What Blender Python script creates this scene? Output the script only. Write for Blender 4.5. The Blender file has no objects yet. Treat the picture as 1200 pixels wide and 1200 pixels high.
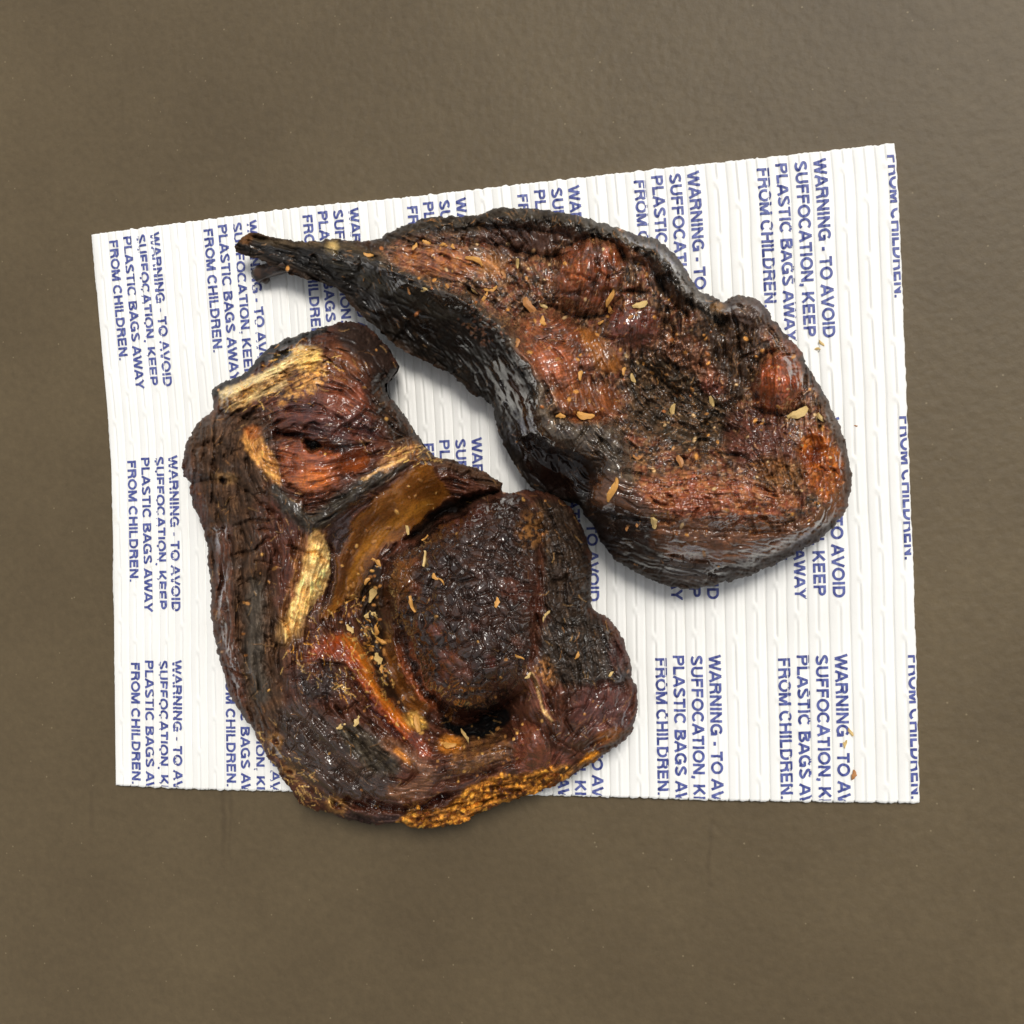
import bpy, bmesh, math, random
import numpy as np
from mathutils import Vector, Matrix

random.seed(7)
sc = bpy.context.scene
COL = sc.collection

# ------------------------------------------------------------------ camera
FPX = 1100.0                         # focal length in pixels of the 1200 px frame
TILT = math.atan(2.05e-4 * FPX)      # the camera leans over from the right-hand side
MM = 0.00033                         # metres per pixel on the table under the lens axis
DIST = FPX * MM
SN, CS = math.sin(TILT), math.cos(TILT)
CAM = np.array([DIST * SN, 0.0, DIST * CS])
cam_data = bpy.data.cameras.new('camera')
cam = bpy.data.objects.new('camera', cam_data)
COL.objects.link(cam)
cam.location = CAM
cam.matrix_world = Matrix(((CS, 0, SN, CAM[0]), (0, 1, 0, CAM[1]), (-SN, 0, CS, CAM[2]), (0, 0, 0, 1)))
cam_data.sensor_width = 36
cam_data.sensor_fit = 'HORIZONTAL'
cam_data.lens = 36 * FPX / 1200
cam_data.clip_start = 0.01
cam_data.clip_end = 50
sc.camera = cam

# ------------------------------------------------------------------ light
SUN_AZ, SUN_EL = math.radians(62), math.radians(58)   # azimuth counted from +X towards +Y
world = bpy.data.worlds.new('World')
sc.world = world
world.use_nodes = True
wn = world.node_tree
bg = wn.nodes['Background']
sky = wn.nodes.new('ShaderNodeTexSky')
sky.sky_type = 'NISHITA'
sky.sun_disc = False
sky.sun_elevation = SUN_EL
sky.sun_rotation = math.pi / 2 - SUN_AZ
sky.dust_density = 3.0
hs = wn.nodes.new('ShaderNodeHueSaturation')
hs.inputs['Saturation'].default_value = 0.12          # thin overcast: nearly white sky
wn.links.new(sky.outputs[0], hs.inputs['Color'])
wn.links.new(hs.outputs[0], bg.inputs['Color'])
bg.inputs['Strength'].default_value = 0.085
sun_d = bpy.data.lights.new('sun', 'SUN')
sun_d.energy = 1.9
sun_d.angle = math.radians(20)
sun_d.color = (1.0, 0.95, 0.87)
sun = bpy.data.objects.new('sun', sun_d)
COL.objects.link(sun)
sun_dir = Vector((math.cos(SUN_EL) * math.cos(SUN_AZ), math.cos(SUN_EL) * math.sin(SUN_AZ), math.sin(SUN_EL)))
sun.rotation_euler = sun_dir.to_track_quat('Z', 'Y').to_euler()
sun.location = sun_dir * 2
sc.view_settings.view_transform = 'Standard'
sc.view_settings.look = 'None'
sc.view_settings.gamma = 1
sc.view_settings.exposure = 0.4

# ------------------------------------------------------------------ helpers
def P(x, y, z=0.0):
    """point at height z (metres) on the sight line through pixel x, y of the photograph"""
    x = np.asarray(x, float); y = np.asarray(y, float); z = np.asarray(z, float)
    a = (x - 600) / FPX; b = (600 - y) / FPX
    dx = -SN + CS * a; dy = b; dz = -CS - SN * a
    t = (z - CAM[2]) / dz
    return np.stack([CAM[0] + dx * t, CAM[1] + dy * t, np.broadcast_to(z, t.shape) + 0 * t], -1)

def lin(r, g, b):
    o = []
    for c in (r, g, b):
        c /= 255.0
        o.append(c / 12.92 if c <= 0.04045 else ((c + 0.055) / 1.055) ** 2.4)
    return np.array(o)

def sstep(a, b, x):
    t = np.clip((x - a) / (b - a), 0, 1)
    return t * t * (3 - 2 * t)

def hash2(ix, iy, seed):
    h = (ix.astype(np.int64) * 374761393 + iy.astype(np.int64) * 668265263 + seed * 974634777) & 0xffffffff
    h = ((h ^ (h >> 13)) * 1274126177) & 0xffffffff
    h = ((h ^ (h >> 16)) * 2246822519) & 0xffffffff
    return ((h ^ (h >> 15)) & 0xffffff) / float(0xffffff)

def perlin(x, y, seed=0):
    ix = np.floor(x); iy = np.floor(y); fx = x - ix; fy = y - iy
    u = fx ** 3 * (fx * (fx * 6 - 15) + 10); v = fy ** 3 * (fy * (fy * 6 - 15) + 10)
    def g(ox, oy):
        a = hash2(ix + ox, iy + oy, seed) * 2 * np.pi
        return np.cos(a) * (fx - ox) + np.sin(a) * (fy - oy)
    a = g(0, 0); b = g(1, 0); c = g(0, 1); d = g(1, 1)
    return (a + u * (b - a) + v * (c - a) + u * v * (a - b - c + d)) * 1.5

def fbm(x, y, s, o=3, seed=0):
    r = 0; a = 1; n = 0
    for i in range(o):
        r = r + a * perlin(x / s + 17.3 * i, y / s - 9.1 * i, seed + i * 31); n += a
        a *= 0.55; s *= 0.5
    return r / n

def ridged(x, y, s, o=2, seed=0):
    r = 0; a = 1; n = 0
    for i in range(o):
        r = r + a * (1 - 2.2 * np.abs(perlin(x / s + 5.7 * i, y / s + 3.3 * i, seed + i * 13))); n += a
        a *= 0.55; s *= 0.5
    return r / n

def worley(x, y, s, seed=0):
    x = x / s; y = y / s
    ix = np.floor(x); iy = np.floor(y)
    f1 = np.full(x.shape, 9.0); f2 = f1.copy(); cid = np.zeros(x.shape)
    for ox in (-1, 0, 1):
        for oy in (-1, 0, 1):
            px = ix + ox + hash2(ix + ox, iy + oy, seed); py = iy + oy + hash2(ix + ox, iy + oy, seed + 77)
            d = np.hypot(px - x, py - y)
            near = d < f1
            f2 = np.where(near, f1, np.minimum(f2, d))
            cid = np.where(near, hash2(ix + ox, iy + oy, seed + 5), cid)
            f1 = np.where(near, d, f1)
    return f1, f2, cid

def smooth_line(pts, n=4, closed=False):
    pts = np.array(pts, float); N = len(pts); out = []
    rng = range(N) if closed else range(N - 1)
    for i in rng:
        if closed:
            p0, p1, p2, p3 = pts[i - 1], pts[i], pts[(i + 1) % N], pts[(i + 2) % N]
        else:
            p0, p1, p2, p3 = pts[max(i - 1, 0)], pts[i], pts[i + 1], pts[min(i + 2, N - 1)]
        for k in range(n):
            t = k / n
            out.append(0.5 * (2 * p1 + (p2 - p0) * t + (2 * p0 - 5 * p1 + 4 * p2 - p3) * t * t + (3 * p1 - p0 - 3 * p2 + p3) * t ** 3))
    if not closed:
        out.append(pts[-1])
    return np.array(out)

def line_dist(x, y, pts):
    """distance to a polyline, and the 0..1 place along it"""
    best = np.full(x.shape, 1e9); tt = np.zeros(x.shape); n = len(pts) - 1
    for i in range(n):
        ax, ay = pts[i]; bx, by = pts[i + 1]
        vx, vy = bx - ax, by - ay; l2 = vx * vx + vy * vy + 1e-9
        t = np.clip(((x - ax) * vx + (y - ay) * vy) / l2, 0, 1)
        d = np.hypot(x - ax - t * vx, y - ay - t * vy)
        m = d < best
        best = np.where(m, d, best); tt = np.where(m, (i + t) / n, tt)
    return best, tt

def poly_sd(x, y, pts):
    """signed distance to a polygon, positive inside"""
    cl = np.vstack([pts, pts[:1]])
    d, _ = line_dist(x, y, cl)
    ins = np.zeros(x.shape, bool)
    for i in range(len(cl) - 1):
        ax, ay = cl[i]; bx, by = cl[i + 1]
        if ay == by:
            continue
        c = ((ay > y) != (by > y)) & (x < (bx - ax) * (y - ay) / (by - ay) + ax)
        ins ^= c
    return np.where(ins, d, -d)

def quad_mesh(name, verts, quads, mat, smooth=True):
    me = bpy.data.meshes.new(name)
    verts = np.ascontiguousarray(verts, dtype=np.float32); quads = np.ascontiguousarray(quads, dtype=np.int32)
    k = quads.shape[1]
    me.vertices.add(len(verts)); me.vertices.foreach_set('co', verts.ravel())
    me.loops.add(quads.size); me.loops.foreach_set('vertex_index', quads.ravel())
    me.polygons.add(len(quads)); me.polygons.foreach_set('loop_start', np.arange(len(quads), dtype=np.int32) * k)
    me.polygons.foreach_set('use_smooth', np.full(len(quads), smooth))
    me.update(calc_edges=True)
    if mat:
        me.materials.append(mat)
    return me

def set_color(me, rgba):
    at = me.color_attributes.new('Col', 'FLOAT_COLOR', 'POINT')
    at.data.foreach_set('color', np.ascontiguousarray(rgba, dtype=np.float32).ravel())

def link(name, me, parent=None):
    o = bpy.data.objects.new(name, me)
    COL.objects.link(o)
    if parent:
        o.parent = parent
    return o

def tag(o, label, cat, group=None, kind=None):
    o['label'] = label; o['category'] = cat
    if group:
        o['group'] = group
    if kind:
        o['kind'] = kind
    return o

class NT:
    def __init__(self, name):
        self.m = bpy.data.materials.new(name); self.m.use_nodes = True
        self.t = self.m.node_tree; self.b = self.t.nodes['Principled BSDF']
    def n(self, kind, **kw):
        nd = self.t.nodes.new(kind)
        for k, v in kw.items():
            if k in nd.inputs:
                nd.inputs[k].default_value = v
            else:
                setattr(nd, k, v)
        return nd
    def l(self, a, b):
        self.t.links.new(a, b)

# ------------------------------------------------------------------ materials
def meat_material(name, coat=0.0, sss=0.0, spec=0.36, micro=0.15):
    k = NT(name)
    at = k.n('ShaderNodeAttribute', attribute_name='Col')
    tc = k.n('ShaderNodeTexCoord')
    no = k.n('ShaderNodeTexNoise', Scale=1300.0, Detail=3.0)
    k.l(tc.outputs['Object'], no.inputs['Vector'])
    mp = k.n('ShaderNodeMapRange'); mp.inputs['From Min'].default_value = 0.3; mp.inputs['From Max'].default_value = 0.7
    mp.inputs['To Min'].default_value = 0.72; mp.inputs['To Max'].default_value = 1.28
    k.l(no.outputs['Fac'], mp.inputs['Value'])
    mx = k.n('ShaderNodeVectorMath', operation='SCALE')
    k.l(at.outputs['Color'], mx.inputs[0]); k.l(mp.outputs[0], mx.inputs['Scale'])
    k.l(mx.outputs[0], k.b.inputs['Base Color'])
    k.l(at.outputs['Alpha'], k.b.inputs['Roughness'])
    bp = k.n('ShaderNodeBump', Strength=micro, Distance=0.0004)
    k.l(no.outputs['Fac'], bp.inputs['Height']); k.l(bp.outputs[0], k.b.inputs['Normal'])
    sp = k.n('ShaderNodeMapRange'); k.l(at.outputs['Alpha'], sp.inputs['Value'])
    sp.inputs['From Min'].default_value = 0.32; sp.inputs['From Max'].default_value = 0.6
    sp.inputs['To Min'].default_value = spec; sp.inputs['To Max'].default_value = 0.12
    k.l(sp.outputs[0], k.b.inputs['Specular IOR Level'])
    gl = k.n('ShaderNodeMapRange'); k.l(at.outputs['Alpha'], gl.inputs['Value'])
    gl.inputs['From Min'].default_value = 0.48; gl.inputs['From Max'].default_value = 0.22
    gl.inputs['To Min'].default_value = coat; gl.inputs['To Max'].default_value = min(1.0, coat + 0.9)
    k.l(gl.outputs[0], k.b.inputs['Coat Weight'])
    k.b.inputs['Coat Roughness'].default_value = 0.13
    if sss:
        k.b.inputs['Subsurface Weight'].default_value = sss
        k.b.inputs['Subsurface Radius'].default_value = (1.0, 0.4, 0.12)
        k.b.inputs['Subsurface Scale'].default_value = 0.003
    return k.m

M_MEAT = meat_material('dried_meat')
M_TENDON = meat_material('dried_tendon', coat=0.25, sss=0.25, micro=0.12)
M_FAT = meat_material('dried_fat', sss=0.1, micro=0.4)

def sheet_material():
    k = NT('white_pleated_sheet')
    tc = k.n('ShaderNodeTexCoord')
    n1 = k.n('ShaderNodeTexNoise', Scale=30.0, Detail=4.0)
    k.l(tc.outputs['Object'], n1.inputs['Vector'])
    r = k.n('ShaderNodeValToRGB')
    r.color_ramp.elements[0].position = 0.3; r.color_ramp.elements[0].color = (0.79, 0.785, 0.755, 1)
    r.color_ramp.elements[1].position = 0.7; r.color_ramp.elements[1].color = (0.84, 0.84, 0.815, 1)
    k.l(n1.outputs['Fac'], r.inputs[0])
    # faint brown grease smears
    n2 = k.n('ShaderNodeTexNoise', Scale=55.0, Detail=5.0)
    k.l(tc.outputs['Object'], n2.inputs['Vector'])
    r2 = k.n('ShaderNodeValToRGB')
    r2.color_ramp.elements[0].position = 0.68; r2.color_ramp.elements[0].color = (0, 0, 0, 1)
    r2.color_ramp.elements[1].position = 0.80; r2.color_ramp.elements[1].color = (0.5, 0.5, 0.5, 1)
    k.l(n2.outputs['Fac'], r2.inputs[0])
    mx = k.n('ShaderNodeMix', data_type='RGBA')
    k.l(r2.outputs[0], mx.inputs[0]); k.l(r.outputs[0], mx.inputs[6]); mx.inputs[7].default_value = (0.62, 0.52, 0.36, 1)
    k.l(mx.outputs[2], k.b.inputs['Base Color'])
    k.b.inputs['Roughness'].default_value = 0.5
    n3 = k.n('ShaderNodeTexNoise', Scale=1400.0, Detail=2.0)
    k.l(tc.outputs['Object'], n3.inputs['Vector'])
    bp = k.n('ShaderNodeBump', Strength=0.12, Distance=0.0003)
    k.l(n3.outputs['Fac'], bp.inputs['Height']); k.l(bp.outputs[0], k.b.inputs['Normal'])
    return k.m

def ink_material():
    k = NT('blue_print')
    tc = k.n('ShaderNodeTexCoord')
    n1 = k.n('ShaderNodeTexNoise', Scale=700.0, Detail=3.0)
    k.l(tc.outputs['Object'], n1.inputs['Vector'])
    r = k.n('ShaderNodeValToRGB')
    r.color_ramp.elements[0].position = 0.35; r.color_ramp.elements[0].color = (*lin(46, 56, 122), 1)
    r.color_ramp.elements[1].position = 0.72; r.color_ramp.elements[1].color = (*lin(98, 108, 168), 1)
    k.l(n1.outputs['Fac'], r.inputs[0]); k.l(r.outputs[0], k.b.inputs['Base Color'])
    k.b.inputs['Roughness'].default_value = 0.55
    return k.m

def table_material():
    k = NT('brown_table')
    tc = k.n('ShaderNodeTexCoord')
    n1 = k.n('ShaderNodeTexNoise', Scale=9.0, Detail=6.0, Roughness=0.6)
    k.l(tc.outputs['Object'], n1.inputs['Vector'])
    r = k.n('ShaderNodeValToRGB')
    r.color_ramp.elements[0].position = 0.28; r.color_ramp.elements[0].color = (*lin(79, 67, 48), 1)
    r.color_ramp.elements[1].position = 0.75; r.color_ramp.elements[1].color = (*lin(95, 82, 60), 1)
    k.l(n1.outputs['Fac'], r.inputs[0])
    # rub marks running across the table
    sep = k.n('ShaderNodeSeparateXYZ'); k.l(tc.outputs['Object'], sep.inputs[0])
    nz = k.n('ShaderNodeTexNoise', Scale=60.0, Detail=4.0); k.l(tc.outputs['Object'], nz.inputs['Vector'])
    last = r.outputs[0]
    for (px, py, w, st) in ((262, 955, 0.0022, 0.45), (270, 955, 0.0012, 0.3), (832, 962, 0.0018, 0.25), (108, 905, 0.002, 0.2)):
        x0 = float(P(px, py)[0])
        s1 = k.n('ShaderNodeMath', operation='MULTIPLY_ADD'); k.l(nz.outputs['Fac'], s1.inputs[0]); s1.inputs[1].default_value = 0.008; s1.inputs[2].default_value = -x0 - 0.004
        s2 = k.n('ShaderNodeMath', operation='ADD'); k.l(sep.outputs['X'], s2.inputs[0]); k.l(s1.outputs[0], s2.inputs[1])
        s3 = k.n('ShaderNodeMath', operation='ABSOLUTE'); k.l(s2.outputs[0], s3.inputs[0])
        s4 = k.n('ShaderNodeMapRange', interpolation_type='SMOOTHSTEP'); k.l(s3.outputs[0], s4.inputs['Value'])
        s4.inputs['From Min'].default_value = 0.0; s4.inputs['From Max'].default_value = w
        s4.inputs['To Min'].default_value = st; s4.inputs['To Max'].default_value = 0.0
        y1 = k.n('ShaderNodeMapRange'); k.l(sep.outputs['Y'], y1.inputs['Value'])
        y1.inputs['From Min'].default_value = -0.108; y1.inputs['From Max'].default_value = -0.116
        y3 = k.n('ShaderNodeMapRange'); k.l(sep.outputs['Y'], y3.inputs['Value'])
        y3.inputs['From Min'].default_value = -0.150; y3.inputs['From Max'].default_value = -0.132
        y4 = k.n('ShaderNodeMath', operation='MULTIPLY'); k.l(y1.outputs[0], y4.inputs[0]); k.l(y3.outputs[0], y4.inputs[1])
        y2 = k.n('ShaderNodeMapRange'); k.l(n1.outputs['Fac'], y2.inputs['Value']); y2.inputs['From Min'].default_value = 0.3; y2.inputs['From Max'].default_value = 0.55
        mm = k.n('ShaderNodeMath', operation='MULTIPLY'); k.l(s4.outputs[0], mm.inputs[0]); k.l(y4.outputs[0], mm.inputs[1])
        mm2 = k.n('ShaderNodeMath', operation='MULTIPLY'); k.l(mm.outputs[0], mm2.inputs[0]); k.l(y2.outputs[0], mm2.inputs[1])
        mx = k.n('ShaderNodeMix', data_type='RGBA'); k.l(mm2.outputs[0], mx.inputs[0]); k.l(last, mx.inputs[6])
        mx.inputs[7].default_value = (*lin(52, 40, 28), 1)
        last = mx.outputs[2]
    nf = k.n('ShaderNodeTexNoise', Scale=260.0, Detail=4.0, Roughness=0.7); k.l(tc.outputs['Object'], nf.inputs['Vector'])
    nfr = k.n('ShaderNodeMapRange'); k.l(nf.outputs['Fac'], nfr.inputs['Value']); nfr.inputs['From Min'].default_value = 0.3; nfr.inputs['From Max'].default_value = 0.7
    nfr.inputs['To Min'].default_value = 0.9; nfr.inputs['To Max'].default_value = 1.1
    nfs = k.n('ShaderNodeVectorMath', operation='SCALE'); k.l(last, nfs.inputs[0]); k.l(nfr.outputs[0], nfs.inputs['Scale'])
    last = nfs.outputs[0]
    # dust specks
    vo = k.n('ShaderNodeTexVoronoi', Scale=160.0); k.l(tc.outputs['Object'], vo.inputs['Vector'])
    ds = k.n('ShaderNodeMapRange'); k.l(vo.outputs['Distance'], ds.inputs['Value'])
    ds.inputs['From Min'].default_value = 0.03; ds.inputs['From Max'].default_value = 0.07
    ds.inputs['To Min'].default_value = 0.45; ds.inputs['To Max'].default_value = 0.0
    mx = k.n('ShaderNodeMix', data_type='RGBA'); k.l(ds.outputs[0], mx.inputs[0]); k.l(last, mx.inputs[6]); mx.inputs[7].default_value = (*lin(150, 136, 108), 1)
    k.l(mx.outputs[2], k.b.inputs['Base Color'])
    # pebbled leather-like grain
    v2 = k.n('ShaderNodeTexVoronoi', Scale=330.0, feature='SMOOTH_F1'); k.l(tc.outputs['Object'], v2.inputs['Vector'])
    n4 = k.n('ShaderNodeTexNoise', Scale=420.0, Detail=3.0); k.l(tc.outputs['Object'], n4.inputs['Vector'])
    ad = k.n('ShaderNodeMath', operation='ADD'); k.l(v2.outputs['Distance'], ad.inputs[0]); k.l(n4.outputs['Fac'], ad.inputs[1])
    bp = k.n('ShaderNodeBump', Strength=0.2, Distance=0.0008); k.l(ad.outputs[0], bp.inputs['Height']); k.l(bp.outputs[0], k.b.inputs['Normal'])
    k.b.inputs['Roughness'].default_value = 0.55
    k.b.inputs['Specular IOR Level'].default_value = 0.3
    return k.m

M_SHEET = sheet_material(); M_INK = ink_material(); M_TABLE = table_material()

def plain_material(name, c1, c2, rough):
    k = NT(name)
    tc = k.n('ShaderNodeTexCoord')
    n1 = k.n('ShaderNodeTexNoise', Scale=500.0, Detail=3.0); k.l(tc.outputs['Object'], n1.inputs['Vector'])
    r = k.n('ShaderNodeValToRGB')
    r.color_ramp.elements[0].position = 0.32; r.color_ramp.elements[0].color = (*c1, 1)
    r.color_ramp.elements[1].position = 0.68; r.color_ramp.elements[1].color = (*c2, 1)
    k.l(n1.outputs['Fac'], r.inputs[0]); k.l(r.outputs[0], k.b.inputs['Base Color'])
    k.b.inputs['Roughness'].default_value = rough
    return k.m

# ------------------------------------------------------------------ table
bm = bmesh.new()
bmesh.ops.create_cube(bm, size=1.0)
bmesh.ops.scale(bm, vec=(2.2, 1.8, 0.03), verts=bm.verts)
bmesh.ops.translate(bm, vec=(0, 0, -0.015), verts=bm.verts)
bmesh.ops.bevel(bm, geom=list(bm.edges), offset=0.006, segments=3, affect='EDGES')
me = bpy.data.meshes.new('table_top'); bm.to_mesh(me); bm.free()
me.materials.append(M_TABLE)
o = link('table_top', me)
tag(o, 'brown grained table top under the white printed sheet', 'table', kind='structure')

# ------------------------------------------------------------------ white pleated sheet
E_TOP = smooth_line([(107, 275), (230, 259), (360, 242), (480, 231), (610, 216), (745, 201), (903, 184), (1048, 168)])
E_BOT = smooth_line([(135, 920), (240, 925), (340, 927), (640, 932), (760, 935), (850, 938), (1078, 941)])
E_LEFT = smooth_line([(107, 275), (118, 400), (128, 520), (131, 600), (133, 740), (135, 920)])
E_RIGHT = smooth_line([(1048, 168), (1053.5, 240), (1063, 470), (1073, 740), (1078, 941)])
SHEET_W, SHEET_H = 0.3225, 0.2345
N_RIB = 44
SHEET_Z = 0.0017

def edge_fn(e):
    w = P(e[:, 0], e[:, 1], SHEET_Z)[:, :2]
    s = np.r_[0, np.cumsum(np.hypot(*np.diff(w, axis=0).T))]; s /= s[-1]
    return lambda t: np.stack([np.interp(t, s, w[:, 0]), np.interp(t, s, w[:, 1])], -1)
fT, fB, fL, fR = map(edge_fn, (E_TOP, E_BOT, E_LEFT, E_RIGHT))
def sheet_xy(u, v):
    U = u[..., None]; V = v[..., None]
    z0 = np.zeros(1); z1 = np.ones(1)
    c00 = fT(z0)[0]; c10 = fT(z1)[0]; c01 = fB(z0)[0]; c11 = fB(z1)[0]
    return (1 - V) * fT(u) + V * fB(u) + (1 - U) * fL(v) + U * fR(v) - ((1 - U) * (1 - V) * c00 + U * (1 - V) * c10 + (1 - U) * V * c01 + U * V * c11)

def sheet_height(u, v):
    a = u * SHEET_W * 1000; b = v * SHEET_H * 1000
    q = u * N_RIB + 0.05 * perlin(b / 40, a * 0 + 3.3, 4)
    k = np.floor(q); s = q - k
    dome = 0.34 * (1 - np.abs(2 * s - 1) ** 2.6)
    # broken embossed line along the middle of each pleat, staggered from pleat to pleat
    L = 21.0
    ph = b / L + 0.5 * (k % 2) + 0.25 * hash2(k, k * 0, 11) + 0.06 * perlin(b / 15, k * 1.7, 6)
    cell = np.floor(ph); fr = ph - cell
    on = sstep(0.02, 0.05, fr) * (1 - sstep(0.86, 0.90, fr))
    strength = 0.45 + 0.75 * hash2(cell, k, 21)
    cx = 0.5 + 0.07 * (hash2(cell, k, 22) - 0.5)
    dd = (s - cx) * 7.3
    slot = -0.34 * strength * on * np.exp(-(dd / 0.42) ** 2) + 0.2 * on * np.exp(-((dd - 0.9) / 0.5) ** 2)
    knot = 0.35 * np.exp(-((fr - 0.95) / 0.035) ** 2) * np.exp(-(dd / 0.7) ** 2)
    crease = -1.0 * np.exp(-(np.minimum(s, 1 - s) * 7.3 / 0.17) ** 2) * (0.55 + 0.6 * hash2(np.round(q), k * 0, 31))
    wob = 0.30 * fbm(a, b, 45, 2, 8) + 0.07 * fbm(a, b, 7, 2, 9)
    return SHEET_Z + (dome + slot + knot + crease + wob) * 0.001

nu, nv = N_RIB * 20, 280
uu = np.linspace(0, 1, nu + 1); vv = np.linspace(0, 1, nv + 1)
gu, gv = np.meshgrid(uu, vv)
xy = sheet_xy(gu, gv)
# slightly uneven cut edges
jit = 0.0007 * fbm(gu * 322, gv * 234, 3.0, 3, 55)
xy[..., 1] += jit * (np.minimum(gv, 1 - gv) < 1e-6); xy[..., 0] += 0.7 * jit * (np.minimum(gu, 1 - gu) < 1e-6)
zz = sheet_height(gu, gv)
top = np.concatenate([xy, zz[..., None]], -1).reshape(-1, 3)
idx = np.arange((nu + 1) * (nv + 1)).reshape(nv + 1, nu + 1)
q = np.stack([idx[1:, :-1], idx[1:, 1:], idx[:-1, 1:], idx[:-1, :-1]], -1).reshape(-1, 4)
ring = np.r_[idx[0, :-1], idx[:-1, -1], idx[-1, :0:-1], idx[:0:-1, 0]]
low = top[ring].copy(); low[:, 2] = 0.0003
nb = len(top); nr = len(ring)
ar = np.arange(nr); br = (ar + 1) % nr
side = np.stack([ring[ar], ring[br], nb + br, nb + ar], -1)
allv = np.vstack([top, low])
me = quad_mesh('pleated_sheet', allv, np.vstack([q, side]), M_SHEET)
SHEET = link('pleated_sheet', me)
tag(SHEET, 'white pleated packing sheet printed with blue warnings lying on the table', 'packing sheet')

# printed warnings: text outlines turned to mesh and laid on the pleats
def arc(cx, cy, rx, ry, a0, a1, n=14):
    return [(cx + rx * math.cos(math.radians(a0 + (a1 - a0) * i / n)), cy + ry * math.sin(math.radians(a0 + (a1 - a0) * i / n))) for i in range(n + 1)]
TW = 0.215          # stroke weight of the printed capitals, cap height 1
h_ = TW / 2; LO, HI = h_, 1 - h_
GLYPH = {
    'A': (0.98, [[(0.08, 0), (0.49, 1)], [(0.90, 0), (0.49, 1)], [(0.22, 0.31), (0.76, 0.31)]]),
    'B': (0.98, [[(0.17, 0), (0.17, 1)], [(0.17, HI), (0.52, HI)] + arc(0.55, 0.75, 0.22, 0.25 - h_, 90, -90) + [(0.17, 0.5 + 0.02)], [(0.55, 0.5)] + arc(0.58, 0.27, 0.25, 0.27 - h_, 80, -90) + [(0.17, LO)]]),
    'C': (1.02, [arc(0.53, 0.5, 0.40, 0.5 - h_ + 0.015, 42, 318, 22)]),
    'D': (1.02, [[(0.17, 0), (0.17, 1)], [(0.17, HI), (0.48, HI)] + arc(0.48, 0.5, 0.38, 0.5 - h_, 90, -90, 18) + [(0.17, LO)]]),
    'E': (0.90, [[(0.17, 0), (0.17, 1)], [(0.17, HI), (0.80, HI)], [(0.17, 0.52), (0.75, 0.52)], [(0.17, LO), (0.82, LO)]]),
    'F': (0.84, [[(0.17, 0), (0.17, 1)], [(0.17, HI), (0.78, HI)], [(0.17, 0.52), (0.70, 0.52)]]),
    'G': (1.08, [arc(0.53, 0.5, 0.40, 0.5 - h_ + 0.015, 42, 330, 22), [(0.55, 0.46), (0.95, 0.46)], [(0.90, 0.50), (0.90, 0.02)]]),
    'H': (1.00, [[(0.17, 0), (0.17, 1)], [(0.83, 0), (0.83, 1)], [(0.17, 0.52), (0.83, 0.52)]]),
    'I': (0.38, [[(0.19, 0), (0.19, 1)]]),
    'K': (1.00, [[(0.17, 0), (0.17, 1)], [(0.20, 0.34), (0.84, 0.98)], [(0.42, 0.58), (0.88, 0.02)]]),
    'L': (0.82, [[(0.17, 0), (0.17, 1)], [(0.17, LO), (0.76, LO)]]),
    'M': (1.18, [[(0.17, 0), (0.17, 1)], [(1.01, 0), (1.01, 1)], [(0.19, 0.96), (0.59, 0.03)], [(0.99, 0.96), (0.59, 0.03)]]),
    'N': (1.00, [[(0.17, 0), (0.17, 1)], [(0.83, 0), (0.83, 1)], [(0.18, 0.95), (0.82, 0.05)]]),
    'O': (1.08, [arc(0.54, 0.5, 0.42, 0.5 - h_ + 0.015, 0, 360, 28)]),
    'P': (0.92, [[(0.17, 0), (0.17, 1)], [(0.17, HI), (0.52, HI)] + arc(0.54, 0.69, 0.25, 0.31 - h_, 90, -90) + [(0.17, 0.38 + h_)]]),
    'R': (1.00, [[(0.17, 0), (0.17, 1)], [(0.17, HI), (0.55, HI)] + arc(0.57, 0.72, 0.24, 0.28 - h_, 90, -90) + [(0.17, 0.44 + h_)], [(0.56, 0.5), (0.76, 0.42), (0.80, 0.2), (0.85, 0)]]),
    'S': (0.92, [arc(0.46, 0.735, 0.30, 0.25 - h_ + 0.02, 25, 240, 14) + arc(0.46, 0.265, 0.32, 0.26 - h_ + 0.02, 70, -160, 16)]),
    'T': (0.84, [[(0.03, HI), (0.81, HI)], [(0.42, 0), (0.42, 1)]]),
    'U': (1.00, [[(0.17, 1), (0.17, 0.38)] + arc(0.50, 0.36, 0.33, 0.36 - h_ + 0.015, 180, 360, 14) + [(0.83, 1)]]),
    'V': (0.92, [[(0.08, 1), (0.46, 0)], [(0.84, 1), (0.46, 0)]]),
    'W': (1.30, [[(0.08, 1), (0.36, 0)], [(0.65, 0.98), (0.36, 0)], [(0.65, 0.98), (0.94, 0)], [(1.22, 1), (0.94, 0)]]),
    'Y': (0.92, [[(0.08, 1), (0.46, 0.42)], [(0.84, 1), (0.46, 0.42)], [(0.46, 0), (0.46, 0.46)]]),
    '-': (0.48, [[(0.08, 0.34), (0.40, 0.34)]]),
    '.': (0.38, [[(0.19, 0), (0.19, 0.17)]]),
    ',': (0.38, [[(0.20, 0.17), (0.20, 0.0), (0.14, -0.16)]]),
    ' ': (0.36, []),
}
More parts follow.
